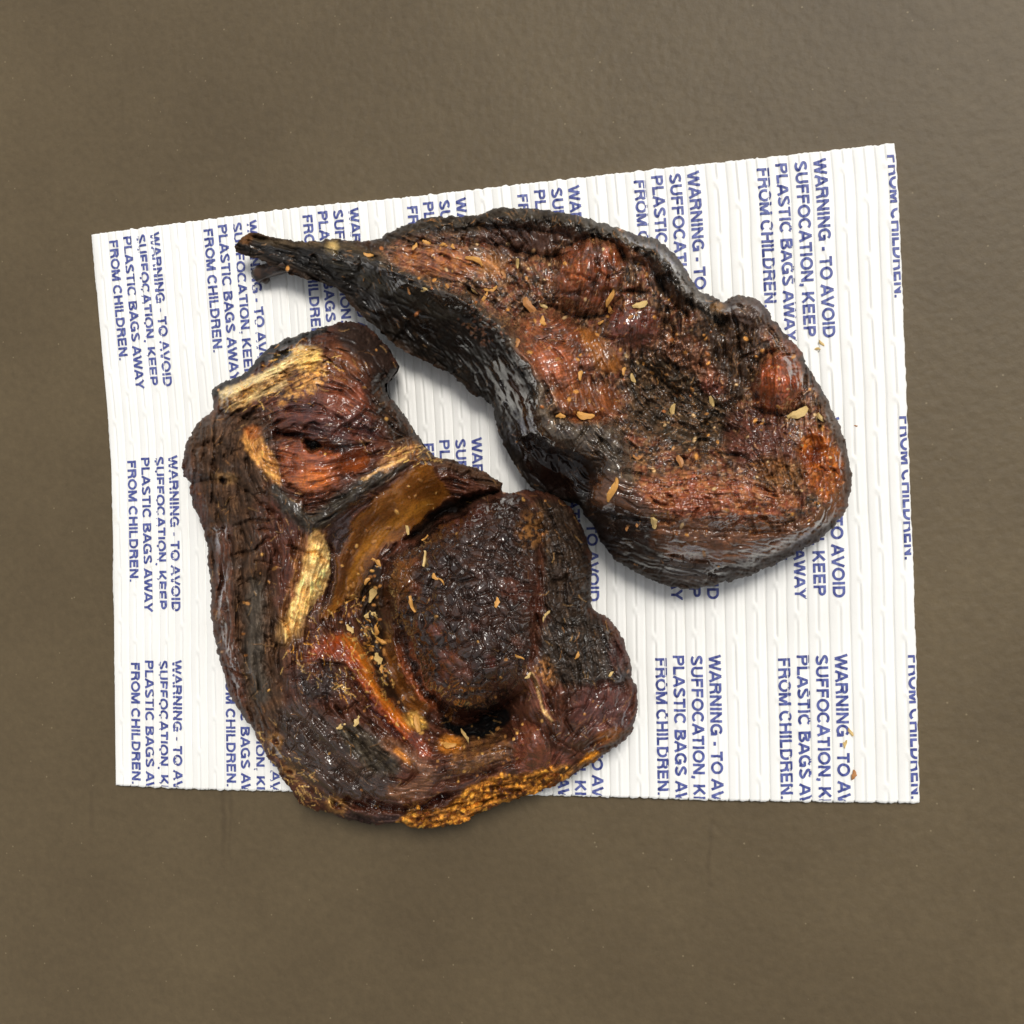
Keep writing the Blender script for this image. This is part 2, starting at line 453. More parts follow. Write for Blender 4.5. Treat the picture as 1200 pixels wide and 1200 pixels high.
def text_template(s, width, cap):
    """the line as ribbons: points (along, up, lift) in millimetres and quads"""
    tot = sum(GLYPH[c][0] for c in s); kx = width / tot
    V = []; F = []; x = 0.0; lift = 0
    for c in s:
        w, strokes = GLYPH[c]
        for st in strokes:
            p = np.array(st, float); p = np.stack([(p[:, 0] + x) * kx, p[:, 1] * cap], -1)
            # even steps along the stroke
            seg = np.hypot(*np.diff(p, axis=0).T); cum = np.r_[0, np.cumsum(seg)]
            n = max(2, int(cum[-1] / 0.33) + 1); t = np.unique(np.r_[np.linspace(0, cum[-1], n), cum])
            t = t[np.r_[True, np.diff(t) > 0.02]]
            q = np.stack([np.interp(t, cum, p[:, 0]), np.interp(t, cum, p[:, 1])], -1)
            d = np.gradient(q, axis=0); d /= np.hypot(d[:, 0], d[:, 1])[:, None] + 1e-9
            nn = np.stack([-d[:, 1], d[:, 0]], -1)
            b0 = len(V); lift = (lift + 1) % 5
            for k in range(len(q)):
                for o_ in (-0.5, -0.17, 0.17, 0.5):
                    r = q[k] + nn[k] * o_ * TW * cap * 1.02
                    V.append((r[0], r[1], lift * 0.012))
            for k in range(len(q) - 1):
                for m in range(3):
                    a = b0 + k * 4 + m
                    F.append((a, a + 4, a + 5, a + 1))
        x += w
    return np.array(V), np.array(F)

CAP = 4.3
LINES = [('FROM CHILDREN.', 51.5), ('PLASTIC BAGS AWAY', 65.0), ('SUFFOCATION, KEEP', 64.0), ('WARNING - TO AVOID', 65.0)]
TV, TF, off = [], [], 0
for i, (s, w) in enumerate(LINES):
    V, F = text_template(s, w, CAP)
    # reading direction runs down the sheet, letters stand towards +a
    TV.append(np.stack([V[:, 1] - CAP / 2 + i * 6.6, V[:, 0] - (1.0 if i else 0), V[:, 2]], -1)); TF.append(F + off); off += len(V)
TV = np.vstack(TV); TF = np.vstack(TF)
ROW_B = (3.6, 97.0, 182.0)
for r in range(3):
    for c in range(8):
        a = TV[:, 0] + 10.6 + c * 44.45; b = TV[:, 1] + ROW_B[r] + 0.3 * math.sin(c * 2.1 + r)
        u = a / (SHEET_W * 1000); v = b / (SHEET_H * 1000)
        ok = (u < 0.9985) & (v < 0.998) & (v > 0.001)
        # ink is missing down in the creases
        s = (u * N_RIB) % 1.0
        ok &= np.minimum(s, 1 - s) * 7.3 > 0.05
        f = TF[ok[TF].all(1)]
        if not len(f):
            continue
        used = np.unique(f); mp = np.zeros(len(a), int); mp[used] = np.arange(len(used))
        uc = np.clip(u[used], 0, 1); vc = np.clip(v[used], 0, 1)
        pts = np.concatenate([sheet_xy(uc, vc), (sheet_height(uc, vc) + 0.00017 + TV[used, 2] * 0.001)[:, None]], -1)
        tri = mp[f]
        p0, p1, p2 = pts[tri[:, 0]], pts[tri[:, 1]], pts[tri[:, 2]]
        flip = np.cross(p1 - p0, p2 - p0)[:, 2] < 0
        tri[flip] = tri[flip][:, ::-1]
        link('printed_warning', quad_mesh('printed_warning', pts, tri, M_INK), SHEET)

# ------------------------------------------------------------------ the two dried chews
BLACK = lin(30, 25, 22); CRUST = lin(50, 40, 33); DKBROWN = lin(66, 45, 32); PLUM = lin(66, 46, 38)
GREY = lin(70, 64, 58); REDBR = lin(104, 50, 34); RED = lin(146, 66, 42); ORANGE = lin(190, 88, 24)
AMBERD = lin(92, 54, 22); AMBER = lin(146, 90, 28); YELLOW = lin(206, 146, 56); CREAM = lin(226, 188, 112)
TAN = lin(164, 116, 66); BROWN = lin(96, 62, 40)

class Chew:
    def __init__(self, outline, ctrl, ze, R, seed, step=1.0, jag=3.0):
        self.seed = seed; self.ze = ze
        ol = smooth_line(outline, 4, True)
        x0, y0 = ol.min(0) - 4; x1, y1 = ol.max(0) + 4
        nx = int((x1 - x0) / step) + 1; ny = int((y1 - y0) / step) + 1
        gx, gy = np.meshgrid(x0 + step * np.arange(nx), y0 + step * np.arange(ny))
        sd = poly_sd(gx, gy, ol)
        sd = sd + jag * fbm(gx, gy, 14, 3, seed) + 0.5 * jag * fbm(gx, gy, 4, 2, seed + 1)
        g_y, g_x = np.gradient(sd, step)
        inside = sd > 0
        near = np.zeros_like(inside)
        f = inside[:-1, :-1] | inside[1:, :-1] | inside[:-1, 1:] | inside[1:, 1:]
        near[:-1, :-1] |= f; near[1:, :-1] |= f; near[:-1, 1:] |= f; near[1:, 1:] |= f
        n2 = np.maximum(g_x ** 2 + g_y ** 2, 0.2)
        push = np.clip(np.where(near & ~inside, -sd, 0), 0, 1.5 * step)
        gx = gx + push * g_x / n2; gy = gy + push * g_y / n2
        self.id = np.full(gx.shape, -1); self.id[near] = np.arange(near.sum())
        self.X = gx[near]; self.Y = gy[near]; self.d = np.maximum(sd[near], 0)
        i = self.id
        Q = np.stack([i[1:, :-1], i[1:, 1:], i[:-1, 1:], i[:-1, :-1]], -1)
        self.Q = Q[f]
        # broad form
        c = np.array(ctrl, float)
        r = np.hypot(c[:, None, 0] - c[None, :, 0], c[:, None, 1] - c[None, :, 1])
        ker = lambda r: np.sqrt(r * r + 14.0 ** 2)
        A = np.zeros((len(c) + 1, len(c) + 1)); A[:-1, :-1] = ker(r) - 4.0 * np.eye(len(c)); A[-1, :-1] = 1; A[:-1, -1] = 1
        w = np.linalg.solve(A, np.r_[c[:, 2], 0])
        z = np.full(self.X.shape, w[-1])
        for k in range(len(c)):
            z += w[k] * ker(np.hypot(self.X - c[k, 0], self.Y - c[k, 1]))
        prof = np.sqrt(1 - (1 - np.clip(self.d / R, 0, 1)) ** 2)
        self.prof = prof
        self.H = ze + (np.maximum(z, ze * 0.6) - ze) * prof
        self.C = np.tile(CRUST, (len(self.X), 1)); self.R = np.full(len(self.X), 0.42); self.A = np.ones(len(self.X))
        # painting is done in gently warped coordinates so nothing has a ruled edge
        self.wx = self.X + 5 * fbm(self.X, self.Y, 22, 3, seed + 3) + 1.6 * fbm(self.X, self.Y, 5, 2, seed + 13)
        self.wy = self.Y + 5 * fbm(self.X, self.Y, 22, 3, seed + 4) + 1.6 * fbm(self.X, self.Y, 5, 2, seed + 14)
        self.parts = []
        self.x0, self.y0, self.step = x0, y0, step
        self.pc = 0
    # masks ---------------------------------------------------
    def _box(self, pts, m):
        p = np.array(pts, float)
        return np.where((self.X > p[:, 0].min() - m) & (self.X < p[:, 0].max() + m) & (self.Y > p[:, 1].min() - m) & (self.Y < p[:, 1].max() + m))[0]
    def poly(self, pts, soft=4, n=3):
        ii = self._box(pts, soft + 12); m = np.zeros(len(self.X))
        sd = poly_sd(self.wx[ii], self.wy[ii], smooth_line(pts, n, True))
        m[ii] = sstep(-soft, soft, sd); return m
    def psd(self, pts, n=3, m=30):
        ii = self._box(pts, m); o = np.full(len(self.X), -99.0)
        o[ii] = poly_sd(self.wx[ii], self.wy[ii], smooth_line(pts, n, True)); return o
    def stroke(self, pts, w, soft=None, taper=0.0):
        soft = soft or w * 0.6
        ii = self._box(pts, w + soft + 12); m = np.zeros(len(self.X))
        d, t = line_dist(self.wx[ii], self.wy[ii], smooth_line(pts, 4))
        ww = w * (1 - taper * np.abs(2 * t - 1) ** 2)
        m[ii] = 1 - sstep(-soft, soft, d - ww); return m
    def ell(self, cx, cy, rx, ry, ang=0, soft=0.25):
        a = math.radians(ang); dx = self.wx - cx; dy = self.wy - cy
        r = np.hypot((dx * math.cos(a) + dy * math.sin(a)) / rx, (-dx * math.sin(a) + dy * math.cos(a)) / ry)
        return 1 - sstep(1 - soft, 1 + soft, r)
    def rad(self, cx, cy, rx, ry, ang=0):
        a = math.radians(ang); dx = self.wx - cx; dy = self.wy - cy
        return np.hypot((dx * math.cos(a) + dy * math.sin(a)) / rx, (-dx * math.sin(a) + dy * math.cos(a)) / ry)
    # form ----------------------------------------------------
    def bump(self, cx, cy, rx, ry, ang, h, p=1.0):
        r = self.rad(cx, cy, rx, ry, ang)
        self.H += h * np.clip(1 - r * r, 0, 1) ** p
    def ridge(self, pts, w, h):
        ii = self._box(pts, 3.2 * w + 8)
        d, t = line_dist(self.wx[ii], self.wy[ii], smooth_line(pts, 4))
        e = np.clip(np.minimum(t, 1 - t) * 6, 0, 1)
        self.H[ii] += h * np.exp(-(d / w) ** 2) * e
    def crease(self, pts, w, h):
        ii = self._box(pts, 5 * w + 8)
        d, t = line_dist(self.wx[ii], self.wy[ii], smooth_line(pts, 4))
        e = np.clip(np.minimum(t, 1 - t) * 8, 0, 1)
        self.H[ii] -= h * np.exp(-d / w) * e
    # colour --------------------------------------------------
    def paint(self, m, c, op=1.0, rough=None, amp=None, var=0.3, sc=9, c2=None, patch=0.0):
        self.pc += 1
        ii = np.where(m > 0.002)[0]
        x, y, m = self.X[ii], self.Y[ii], m[ii]
        n = fbm(x, y, sc, 3, self.seed + 100 + self.pc)
        if patch:
            m = m * sstep(-patch, 0.25, n + 0.12)
        cc = c[None, :] * (1 + var * 1.6 * n)[:, None]
        if c2 is not None:
            t = sstep(-0.35, 0.45, fbm(x, y, sc * 1.7, 3, self.seed + 300 + self.pc))[:, None]
            cc = cc * (1 - t) + c2[None, :] * t
        k = (m * op)[:, None]
        self.C[ii] = self.C[ii] * (1 - k) + np.clip(cc, 0, 1) * k
        if rough is not None:
            self.R[ii] = self.R[ii] * (1 - m) + rough * m
        if amp is not None:
            self.A[ii] = self.A[ii] * (1 - m) + amp * m
    def fibre(self, m, ang, h, L=26, w=2.6, tint=0.0):
        a = math.radians(ang)
        wx = self.X + 4 * fbm(self.X, self.Y, 30, 2, self.seed + 9); wy = self.Y + 4 * fbm(self.X, self.Y, 30, 2, self.seed + 8)
        u = wx * math.cos(a) + wy * math.sin(a); v = -wx * math.sin(a) + wy * math.cos(a)
        n = perlin(u / L, v / w, self.seed + 61) + 0.5 * perlin(u / (L * 0.5), v / (w * 0.5), self.seed + 62)
        self.H += m * h * n
        if tint:
            self.C *= (1 + tint * m * np.clip(n, -1, 1))[:, None]
    def nubs(self, m, s, h, tint=0.0, seed=0):
        f1, f2, cid = worley(self.wx, self.wy, s, self.seed + 71 + seed)
        e = np.clip((f2 - f1) / 0.55, 0, 1)
        self.H += m * h * (np.sqrt(e * (2 - e)) - 0.7 + 0.6 * (cid - 0.5) + 0.3 * np.clip(1 - f1 * 1.3, 0, 1))
        return cid, e
    def grain(self, guides, sigma=38):
        """fibres and folds that follow the lie of the meat: noise smeared along a direction field"""
        ny, nx = self.id.shape
        gx, gy = np.meshgrid(self.x0 + self.step * np.arange(nx), self.y0 + self.step * np.arange(ny))
        wob = 0.45 * fbm(gx, gy, 26, 3, self.seed + 400) + 0.35 * fbm(gx, gy, 9, 2, self.seed + 401)
        c2 = np.zeros(gx.shape); s2 = c2.copy()
        for (x, y, a) in guides:
            w = np.exp(-((gx - x) ** 2 + (gy - y) ** 2) / (2 * sigma ** 2)) + 1e-7
            a = math.radians(2 * a); c2 += w * math.cos(a); s2 += w * math.sin(a)
        th = 0.5 * np.arctan2(s2, c2) + wob * 1.3
        dx, dy = np.cos(th), np.sin(th)
        na = hash2(gx, gy, self.seed + 402); na = (na - 0.5) + 0.8 * perlin(gx / 2.6, gy / 2.6, self.seed + 403)
        nb = perlin(gx / 5.5, gy / 5.5, self.seed + 404) + 0.5 * perlin(gx / 11, gy / 11, self.seed + 405)
        fine = na.copy(); fold = nb.copy(); wf = 1.0; wb = 1.0
        ix0, iy0 = np.meshgrid(np.arange(nx), np.arange(ny))
        for sg in (1, -1):
            px, py = ix0.astype(float), iy0.astype(float)
            vx, vy = dx * sg, dy * sg
            for t in range(1, 23):
                px = px + vx; py = py + vy
                ix = np.clip(np.rint(px).astype(np.int32), 0, nx - 1); iy = np.clip(np.rint(py).astype(np.int32), 0, ny - 1)
                ux, uy = dx[iy, ix], dy[iy, ix]
                f = np.where(ux * vx + uy * vy < 0, -1.0, 1.0); vx, vy = ux * f, uy * f
                if t < 11:
                    h = 0.5 + 0.5 * math.cos(math.pi * t / 11); fine += h * na[iy, ix]; wf += h
                h = 0.5 + 0.5 * math.cos(math.pi * t / 23); fold += h * nb[iy, ix]; wb += h
        sel = self.id >= 0
        o = np.empty(len(self.X)); p = np.empty(len(self.X))
        o[self.id[sel]] = (fine / fine[sel].std())[sel]; p[self.id[sel]] = (fold / fold[sel].std())[sel]
        self.fine = np.clip(o, -2.5, 2.5); self.fold = np.clip(p, -2.5, 2.5)
        self.th = np.zeros(len(self.X)); self.th[self.id[sel]] = th[sel]
    def detail(self, k=1.0, smooth=None, crumb=None):
        x, y, sd = self.wx, self.wy, self.seed
        amp = np.maximum(self.A, 0.05) * k
        if smooth is None:
            smooth = np.zeros(len(x))
        crumb = np.zeros(len(x)) if crumb is None else crumb
        vary = 0.45 + 1.1 * sstep(-0.35, 0.35, fbm(x, y, 34, 2, sd + 47))
        creases = 1 - np.abs(self.fold) * 1.25                    # sharp-edged folds
        rough = np.clip((amp - 0.3) / 0.5, 0, 1) * (1 - 0.7 * smooth)
        fv = 0.35 + 1.2 * sstep(-0.3, 0.35, fbm(x, y, 40, 2, sd + 53))
        big = 4.2 * fbm(x, y, 28, 2, sd + 54) + 3.6 * fbm(x, y, 15, 2, sd + 40) + (1.3 * self.fold + 0.9 * creases) * fv * (1 - smooth) * (1 - 0.75 * crumb) \
            + crumb * (2.6 * ridged(x, y, 9, 2, sd + 41) + 1.1 * ridged(x, y, 5, 1, sd + 42) + 3.0 * fbm(x, y, 11, 2, sd + 44))
        # torn crevices and puckers
        cv = sstep(0.62, 0.98, ridged(x, y, 36, 1, sd + 55)) * sstep(-0.1, 0.3, fbm(x, y, 45, 2, sd + 56))
        cv2 = sstep(0.60, 0.98, ridged(x, y, 20, 1, sd + 57)) * sstep(0.0, 0.35, fbm(x, y, 30, 2, sd + 58))
        self.H -= rough * (7.0 * cv + 4.0 * cv2)
        self.H += amp * big + np.maximum(amp, 0.12) * (0.40 * self.fine + 0.35 * fbm(x, y, 4.0, 2, sd + 43)) * vary * (1 - 0.7 * smooth)
        # wet-looking and dry patches; fibre-sized colour changes of the dried surface
        self.R += 0.30 * fbm(x, y, 30, 3, sd + 48) + 0.05 * self.fine * 0.5
        self.R += (0.66 - self.R) * (1 - sstep(3, 15, self.d)) * 0.85
        self.C *= np.clip(1 + np.maximum(amp, 0.2)[:, None] * (0.2 * self.fine + 0.16 * self.fold)[:, None] * np.array([1.0, 1.05, 1.1]), 0.35, 1.9)
        dry = (sstep(0.1, 0.5, fbm(x, y, 22, 3, sd + 52)) * sstep(0.5, 1.6, self.fine) * (1 - smooth))[:, None] * 0.5
        self.C = self.C * (1 - dry) + lin(132, 104, 80) * dry
    def strands(self, n, m, cols, L=(4, 12), h=1.2, op=0.75, ang=None, spread=1.0):
        """short dried fibres stuck to the surface"""
        rng = np.random.default_rng(self.seed + self.pc); self.pc += 1
        p = m / m.sum(); pick = rng.choice(len(m), n, p=p)
        gid = self.id; ys, xs = np.where(gid >= 0); inv = np.zeros((len(self.X), 2), int); inv[gid[ys, xs]] = np.stack([ys, xs], -1)
        for i in pick:
            a = self.th[i] + rng.normal() * 0.55
            l = rng.uniform(*L); curv = rng.normal() * 0.06
            t = np.arange(0, l, 0.5); aa = a + curv * t
            px = inv[i, 1] + np.cumsum(np.cos(aa)) * 0.5; py = inv[i, 0] + np.cumsum(np.sin(aa)) * 0.5
            ix = np.clip(np.round(px).astype(int), 0, gid.shape[1] - 1); iy = np.clip(np.round(py).astype(int), 0, gid.shape[0] - 1)
            v = np.unique(gid[iy, ix]); v = v[v >= 0]
            c = cols[rng.integers(len(cols))] * rng.uniform(0.7, 1.2)
            o_ = op * rng.uniform(0.4, 1)
            self.C[v] = self.C[v] * (1 - o_) + c * o_; self.H[v] += h * rng.uniform(0.4, 1)
    def crumbs(self, n, m, cols, r=(0.8, 2.0), h=1.6):
        rng = np.random.default_rng(self.seed + 500 + self.pc); self.pc += 1
        p = m / m.sum(); pick = rng.choice(len(m), n, p=p)
        for i in pick:
            rr = rng.uniform(*r); x, y = self.X[i], self.Y[i]
            ii = self.around(x, y, 5)
            a = rng.uniform(0, 3.14); q = rng.uniform(1, 2.0)
            dx = (self.X[ii] - x); dy = (self.Y[ii] - y)
            dd = np.hypot((dx * math.cos(a) + dy * math.sin(a)) / q, -dx * math.sin(a) + dy * math.cos(a)) / rr
            k = np.clip(1.4 - dd, 0, 1); k = np.minimum(k * 2.2, 1)
            c = cols[rng.integers(len(cols))] * rng.uniform(0.7, 1.15)
            self.C[ii] = self.C[ii] * (1 - k[:, None]) + c * k[:, None]; self.H[ii] += h * k * rng.uniform(0.5, 1)
            self.R[ii] = self.R[ii] * (1 - k) + 0.5 * k
    def part(self, name, m, mat, label=None):
        self.parts.append((name, m > 0.5, mat, label))
    # ----------------------------------------------------------
    def around(self, x, y, r):
        c = int(round((x - self.x0) / self.step)); w = int(round((y - self.y0) / self.step)); r = int(round(r / self.step))
        g = self.id[max(w - r, 0):w + r + 1, max(c - r, 0):c + r + 1].ravel()
        return g[g >= 0]
    def z_at(self, x, y):
        g = self.around(x, y, 2)
        return float(self.H[g].mean()) if len(g) else self.ze
    def build(self, name, label, cat, base_px):
        Hc = np.maximum(self.H, 8.0)
        W = P(self.X, self.Y, Hc * MM)
        q = self.Q
        e1 = W[q[:, 2]] - W[q[:, 0]]; e2 = W[q[:, 3]] - W[q[:, 1]]
        fn = np.cross(e1, e2)
        N = np.zeros_like(W)
        for k in range(4):
            for ax in range(3):
                N[:, ax] += np.bincount(q[:, k], fn[:, ax], len(W))
        N /= np.linalg.norm(N, axis=1)[:, None] + 1e-20
        lum = np.clip(self.C @ np.array([0.3, 0.55, 0.15]), 0.002, 1)
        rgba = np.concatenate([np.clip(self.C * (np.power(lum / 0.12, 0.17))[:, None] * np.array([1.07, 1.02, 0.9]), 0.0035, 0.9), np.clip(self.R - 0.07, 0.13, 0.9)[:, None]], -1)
        base = P(base_px[0], base_px[1], 0.0)
        root = bpy.data.objects.new(name, None); COL.objects.link(root)
        root.location = (float(base[0]), float(base[1]), 0.0025); root.empty_display_size = 0.02
        tag(root, label, cat)
        org = np.array(root.location)
        W = W - org
        reg = np.zeros(len(W), int)
        for k, (_, m, _, _) in enumerate(self.parts):
            reg[m] = k + 1
        fr = reg[q]
        same = (fr == fr[:, :1]).all(1)
        freg = np.where(same, fr[:, 0], 0)
        # body: whole skin, sunk a little where a part is set into it
        bodyW = W.copy()
        touch0 = np.zeros(len(W), bool)
        touch0[q[freg == 0].ravel()] = True
        bodyW[~touch0, 2] -= 5 * MM
        # underside
        st = 5
        me = quad_mesh('meat_body', bodyW, q, M_MEAT)
        set_color(me, rgba)
        me.normals_split_custom_set_from_vertices(N.tolist())
        link('meat_body', me, root)
        id2 = self.id[::st, ::st]
        sel = np.where(id2.ravel() >= 0, id2.ravel(), 0)
        ux, uy, ud = self.X[sel], self.Y[sel], self.d[sel]
        zb = 7.0 + (self.ze - 6.0) * (1 - np.sqrt(1 - (1 - np.clip(ud / 34, 0, 1)) ** 2))
        Uw = P(ux, uy, np.full(len(ux), self.ze * MM)); Uw[:, 2] = zb * MM + 0.0006 * fbm(ux, uy, 12, 3, self.seed + 90)
        Uw -= org
        L = np.arange(id2.size).reshape(id2.shape)
        okm = id2 >= 0
        f = okm[:-1, :-1] & okm[1:, :-1] & okm[:-1, 1:] & okm[1:, 1:]
        uq = np.stack([L[:-1, :-1], L[:-1, 1:], L[1:, 1:], L[1:, :-1]], -1)[f]
        used = np.unique(uq); mp = np.zeros(id2.size, int); mp[used] = np.arange(len(used))
        me = quad_mesh('underside', Uw[used], mp[uq], M_MEAT)
        uc = np.tile(np.r_[CRUST, 0.5], (len(used), 1)); set_color(me, uc)
        link('underside', me, root)
        for k, (pn, _, mat, lab) in enumerate(self.parts):
            pq = q[freg == k + 1]
            if not len(pq):
                continue
            used = np.unique(pq); mp = np.zeros(len(W), int); mp[used] = np.arange(len(used)); pq = mp[pq]
            nt = len(used)
            tv = W[used]; lv = tv.copy(); lv[:, 2] -= 3 * MM
            ed = np.vstack([pq[:, [0, 1]], pq[:, [1, 2]], pq[:, [2, 3]], pq[:, [3, 0]]])
            key = ed[:, 0].astype(np.int64) * nt + ed[:, 1]; rkey = ed[:, 1].astype(np.int64) * nt + ed[:, 0]
            bnd = ed[~np.isin(key, rkey)]
            side = np.stack([bnd[:, 1], bnd[:, 0], bnd[:, 0] + nt, bnd[:, 1] + nt], -1)
            me = quad_mesh(pn, np.vstack([tv, lv]), np.vstack([pq, pq[:, ::-1] + nt, side]), mat)
            set_color(me, np.vstack([rgba[used], rgba[used]]))
            me.normals_split_custom_set_from_vertices(np.vstack([N[used], -N[used]]).tolist())
            o = link(pn, me, root)
            if lab:
                o['label'] = lab
        return root

#--A--
A = Chew([(249, 457), (266, 446), (288, 436), (305, 416), (330, 399), (356, 390), (384, 382), (405, 377), (425, 380), (441, 392), (455, 408),
          (465, 425), (465, 434), (457, 446), (450, 452), (458, 466), (470, 480), (482, 500), (498, 522), (510, 534), (535, 541), (560, 550),
          (589, 566), (587, 574), (598, 577), (620, 574), (648, 580), (666, 592), (679, 612), (689, 636), (694, 662), (693, 700), (694, 714),
          (704, 719), (718, 730), (731, 750), (738, 775), (741, 795), (746, 806), (747, 825), (743, 850), (733, 866), (715, 880), (700, 890),
          (678, 904), (655, 918), (636, 926), (610, 935), (580, 945), (556, 956), (544, 964), (520, 968), (490, 971), (470, 965), (440, 966),
          (415, 962), (394, 955), (378, 951), (360, 946), (349, 938), (340, 925), (330, 909), (320, 895), (310, 880), (300, 860), (290, 846),
          (278, 830), (268, 810), (262, 790), (258, 775), (254, 758), (250, 740), (248, 722), (247, 700), (246, 680), (244, 660), (243, 640),
          (238, 620), (232, 605), (226, 590), (222, 574), (222, 566), (216, 558), (214, 545), (217, 530), (221, 514), (228, 500), (238, 490), (250, 480)],
         [(400, 400, 110), (440, 412, 82), (380, 430, 140), (340, 450, 132), (300, 460, 118), (270, 484, 108), (420, 470, 148), (370, 490, 160),
          (320, 520, 150), (460, 500, 108), (350, 530, 146), (375, 560, 156), (415, 540, 142), (270, 520, 118), (240, 540, 92), (300, 580, 138),
          (340, 600, 150), (380, 612, 140), (430, 572, 138), (490, 530, 102), (520, 548, 80), (560, 562, 62),
          (260, 600, 92), (250, 660, 80), (290, 650, 122), (325, 680, 138), (280, 720, 108), (305, 760, 124), (340, 780, 130), (290, 820, 90), (320, 850, 104),
          (360, 660, 136), (350, 720, 132), (470, 575, 112), (430, 625, 100), (490, 600, 84), (455, 636, 82), (410, 680, 92), (400, 720, 92),
          (436, 700, 58), (440, 760, 44), (470, 815, 44), (540, 598, 30), (520, 618, 36),
          (395, 755, 112), (425, 770, 112), (450, 815, 102), (480, 850, 94), (500, 870, 86), (464, 740, 92), (480, 790, 84), (498, 822, 78),
          (365, 800, 134), (390, 840, 134), (430, 870, 120), (350, 850, 116), (380, 900, 104), (440, 920, 94), (350, 905, 80), (480, 930, 76), (500, 908, 86),
          (500, 680, 148), (550, 650, 156), (600, 640, 142), (560, 720, 174), (530, 760, 170), (590, 770, 168), (498, 730, 158), (474, 690, 116),
          (560, 808, 158), (525, 812, 146), (610, 720, 158), (640, 650, 116), (660, 620, 88), (620, 600, 98), (580, 604, 104), (660, 690, 104), (668, 740, 108), (640, 760, 126),
          (700, 770, 100), (710, 820, 94), (660, 800, 124), (636, 826, 118), (680, 850, 98), (622, 862, 112), (660, 888, 76), (600, 890, 98), (570, 922, 74), (540, 942, 56), (612, 916, 62),
          (560, 846, 26), (532, 848, 40), (586, 838, 46), (520, 882, 86), (560, 882, 94)], ze=42, R=30, seed=11)
ones = np.ones(len(A.X))
# --- colours, from large to small
A.paint(ones, CRUST, var=0.5, sc=16, c2=DKBROWN)
A.paint(ones, PLUM, 0.6, patch=0.05, sc=30)
A.paint(ones, REDBR, 0.35, patch=0.0, sc=20)
A.paint(A.poly([(215, 500), (300, 480), (320, 540), (300, 620), (330, 720), (330, 860), (280, 830), (245, 700), (240, 600)], 14), lin(64, 52, 43), 0.8, 0.6, 1.0, sc=12, c2=lin(84, 62, 46))
A.paint(A.stroke([(262, 625), (262, 700), (270, 770), (280, 820)], 9, 6), lin(88, 50, 36), 0.7, 0.4, var=0.6, sc=7)
A.paint(A.stroke([(300, 690), (298, 760), (305, 815)], 11, 7), lin(78, 72, 66), 0.8, 0.6, 0.7)
A.paint(A.stroke([(325, 600), (340, 650), (335, 700)], 12, 8), lin(84, 44, 32), 0.7, 0.4)
# knuckle
A.paint(A.poly([(330, 430), (380, 425), (420, 440), (450, 480), (440, 520), (400, 520), (350, 505), (320, 480)], 10), lin(92, 50, 40), 0.95, 0.34, 0.9, sc=10, c2=lin(70, 44, 44))
A.paint(A.ell(405, 468, 26, 16, 10, 0.6), lin(140, 74, 48), 0.6, 0.34)
A.paint(A.ell(405, 428, 22, 26, 0, 0.5), lin(120, 70, 38), 0.5)
A.paint(A.poly([(395, 378), (430, 380), (466, 428), (450, 450), (430, 430), (400, 405)], 7), lin(48, 36, 32), 0.95, 0.5, 0.5)
A.paint(A.poly([(450, 440), (500, 520), (470, 530), (430, 470)], 10), CRUST, 0.9, 0.42, 1.1, sc=5, c2=lin(74, 52, 40))
A.paint(A.stroke([(252, 460), (285, 438), (305, 420), (335, 400), (380, 385)], 6, 3), BLACK, 1.0, 0.4, 0.5)
A.paint(A.poly([(258, 466), (290, 448), (320, 430), (338, 425), (345, 440), (322, 452), (296, 470), (270, 482)], 4), lin(164, 130, 86), 1.0, 0.5, 1.0, sc=5, c2=lin(112, 76, 42), var=0.5)
A.paint(A.stroke([(262, 462), (300, 445), (335, 427), (352, 408)], 4.5, 2.5), lin(206, 182, 134), 0.9, 0.5, 0.6)
A.paint(A.stroke([(275, 474), (310, 460), (335, 448)], 3, 2.5), lin(190, 164, 116), 0.7)
A.paint(A.poly([(340, 410), (360, 405), (380, 420), (385, 445), (370, 458), (345, 468), (325, 475), (335, 455), (350, 440)], 5), lin(162, 112, 56), 0.9, 0.4, 0.9, sc=5, c2=lin(186, 144, 92), patch=0.2, var=0.6)
A.paint(A.ell(360, 420, 16, 12, -30, 0.5), CREAM, 0.7)
A.paint(A.stroke([(322, 420), (332, 416), (338, 414)], 5, 3), lin(40, 34, 22), 1.0, 0.5)
A.paint(A.poly([(283, 515), (296, 500), (306, 512), (325, 548), (330, 568), (318, 566), (300, 540)], 3.5), lin(196, 142, 76), 0.95, 0.42, 0.7, sc=6, c2=lin(150, 96, 48))
A.paint(A.ell(296, 507, 10, 9, 0, 0.4), lin(150, 84, 42), 0.8)
# nodule with its pocket
A.paint(A.poly([(325, 525), (350, 520), (390, 520), (400, 540), (396, 570), (372, 582), (345, 572), (330, 550)], 5), lin(142, 76, 44), 1.0, 0.22, 0.6, sc=8, c2=lin(112, 60, 42))
A.paint(A.ell(366, 562, 22, 12, -8, 0.5), lin(188, 104, 46), 0.8, 0.2)
A.paint(A.stroke([(318, 506), (345, 510), (372, 518), (392, 520)], 4, 3), lin(58, 26, 18), 0.95, 0.3)
A.paint(A.ell(367, 520, 10, 6, 10, 0.4), BLACK, 1.0)
A.paint(A.ell(414, 540, 17, 13, -20, 0.35), lin(124, 60, 24), 0.9, 0.25, 0.4)
A.paint(A.ell(398, 522, 14, 10, 0, 0.4), lin(60, 44, 42), 0.9, 0.35)
A.paint(A.stroke([(322, 575), (345, 600), (370, 612), (400, 590), (430, 568), (470, 545)], 12, 6, 0.3), lin(62, 58, 52), 0.95, 0.5, 0.6, sc=5, c2=lin(44, 38, 34))
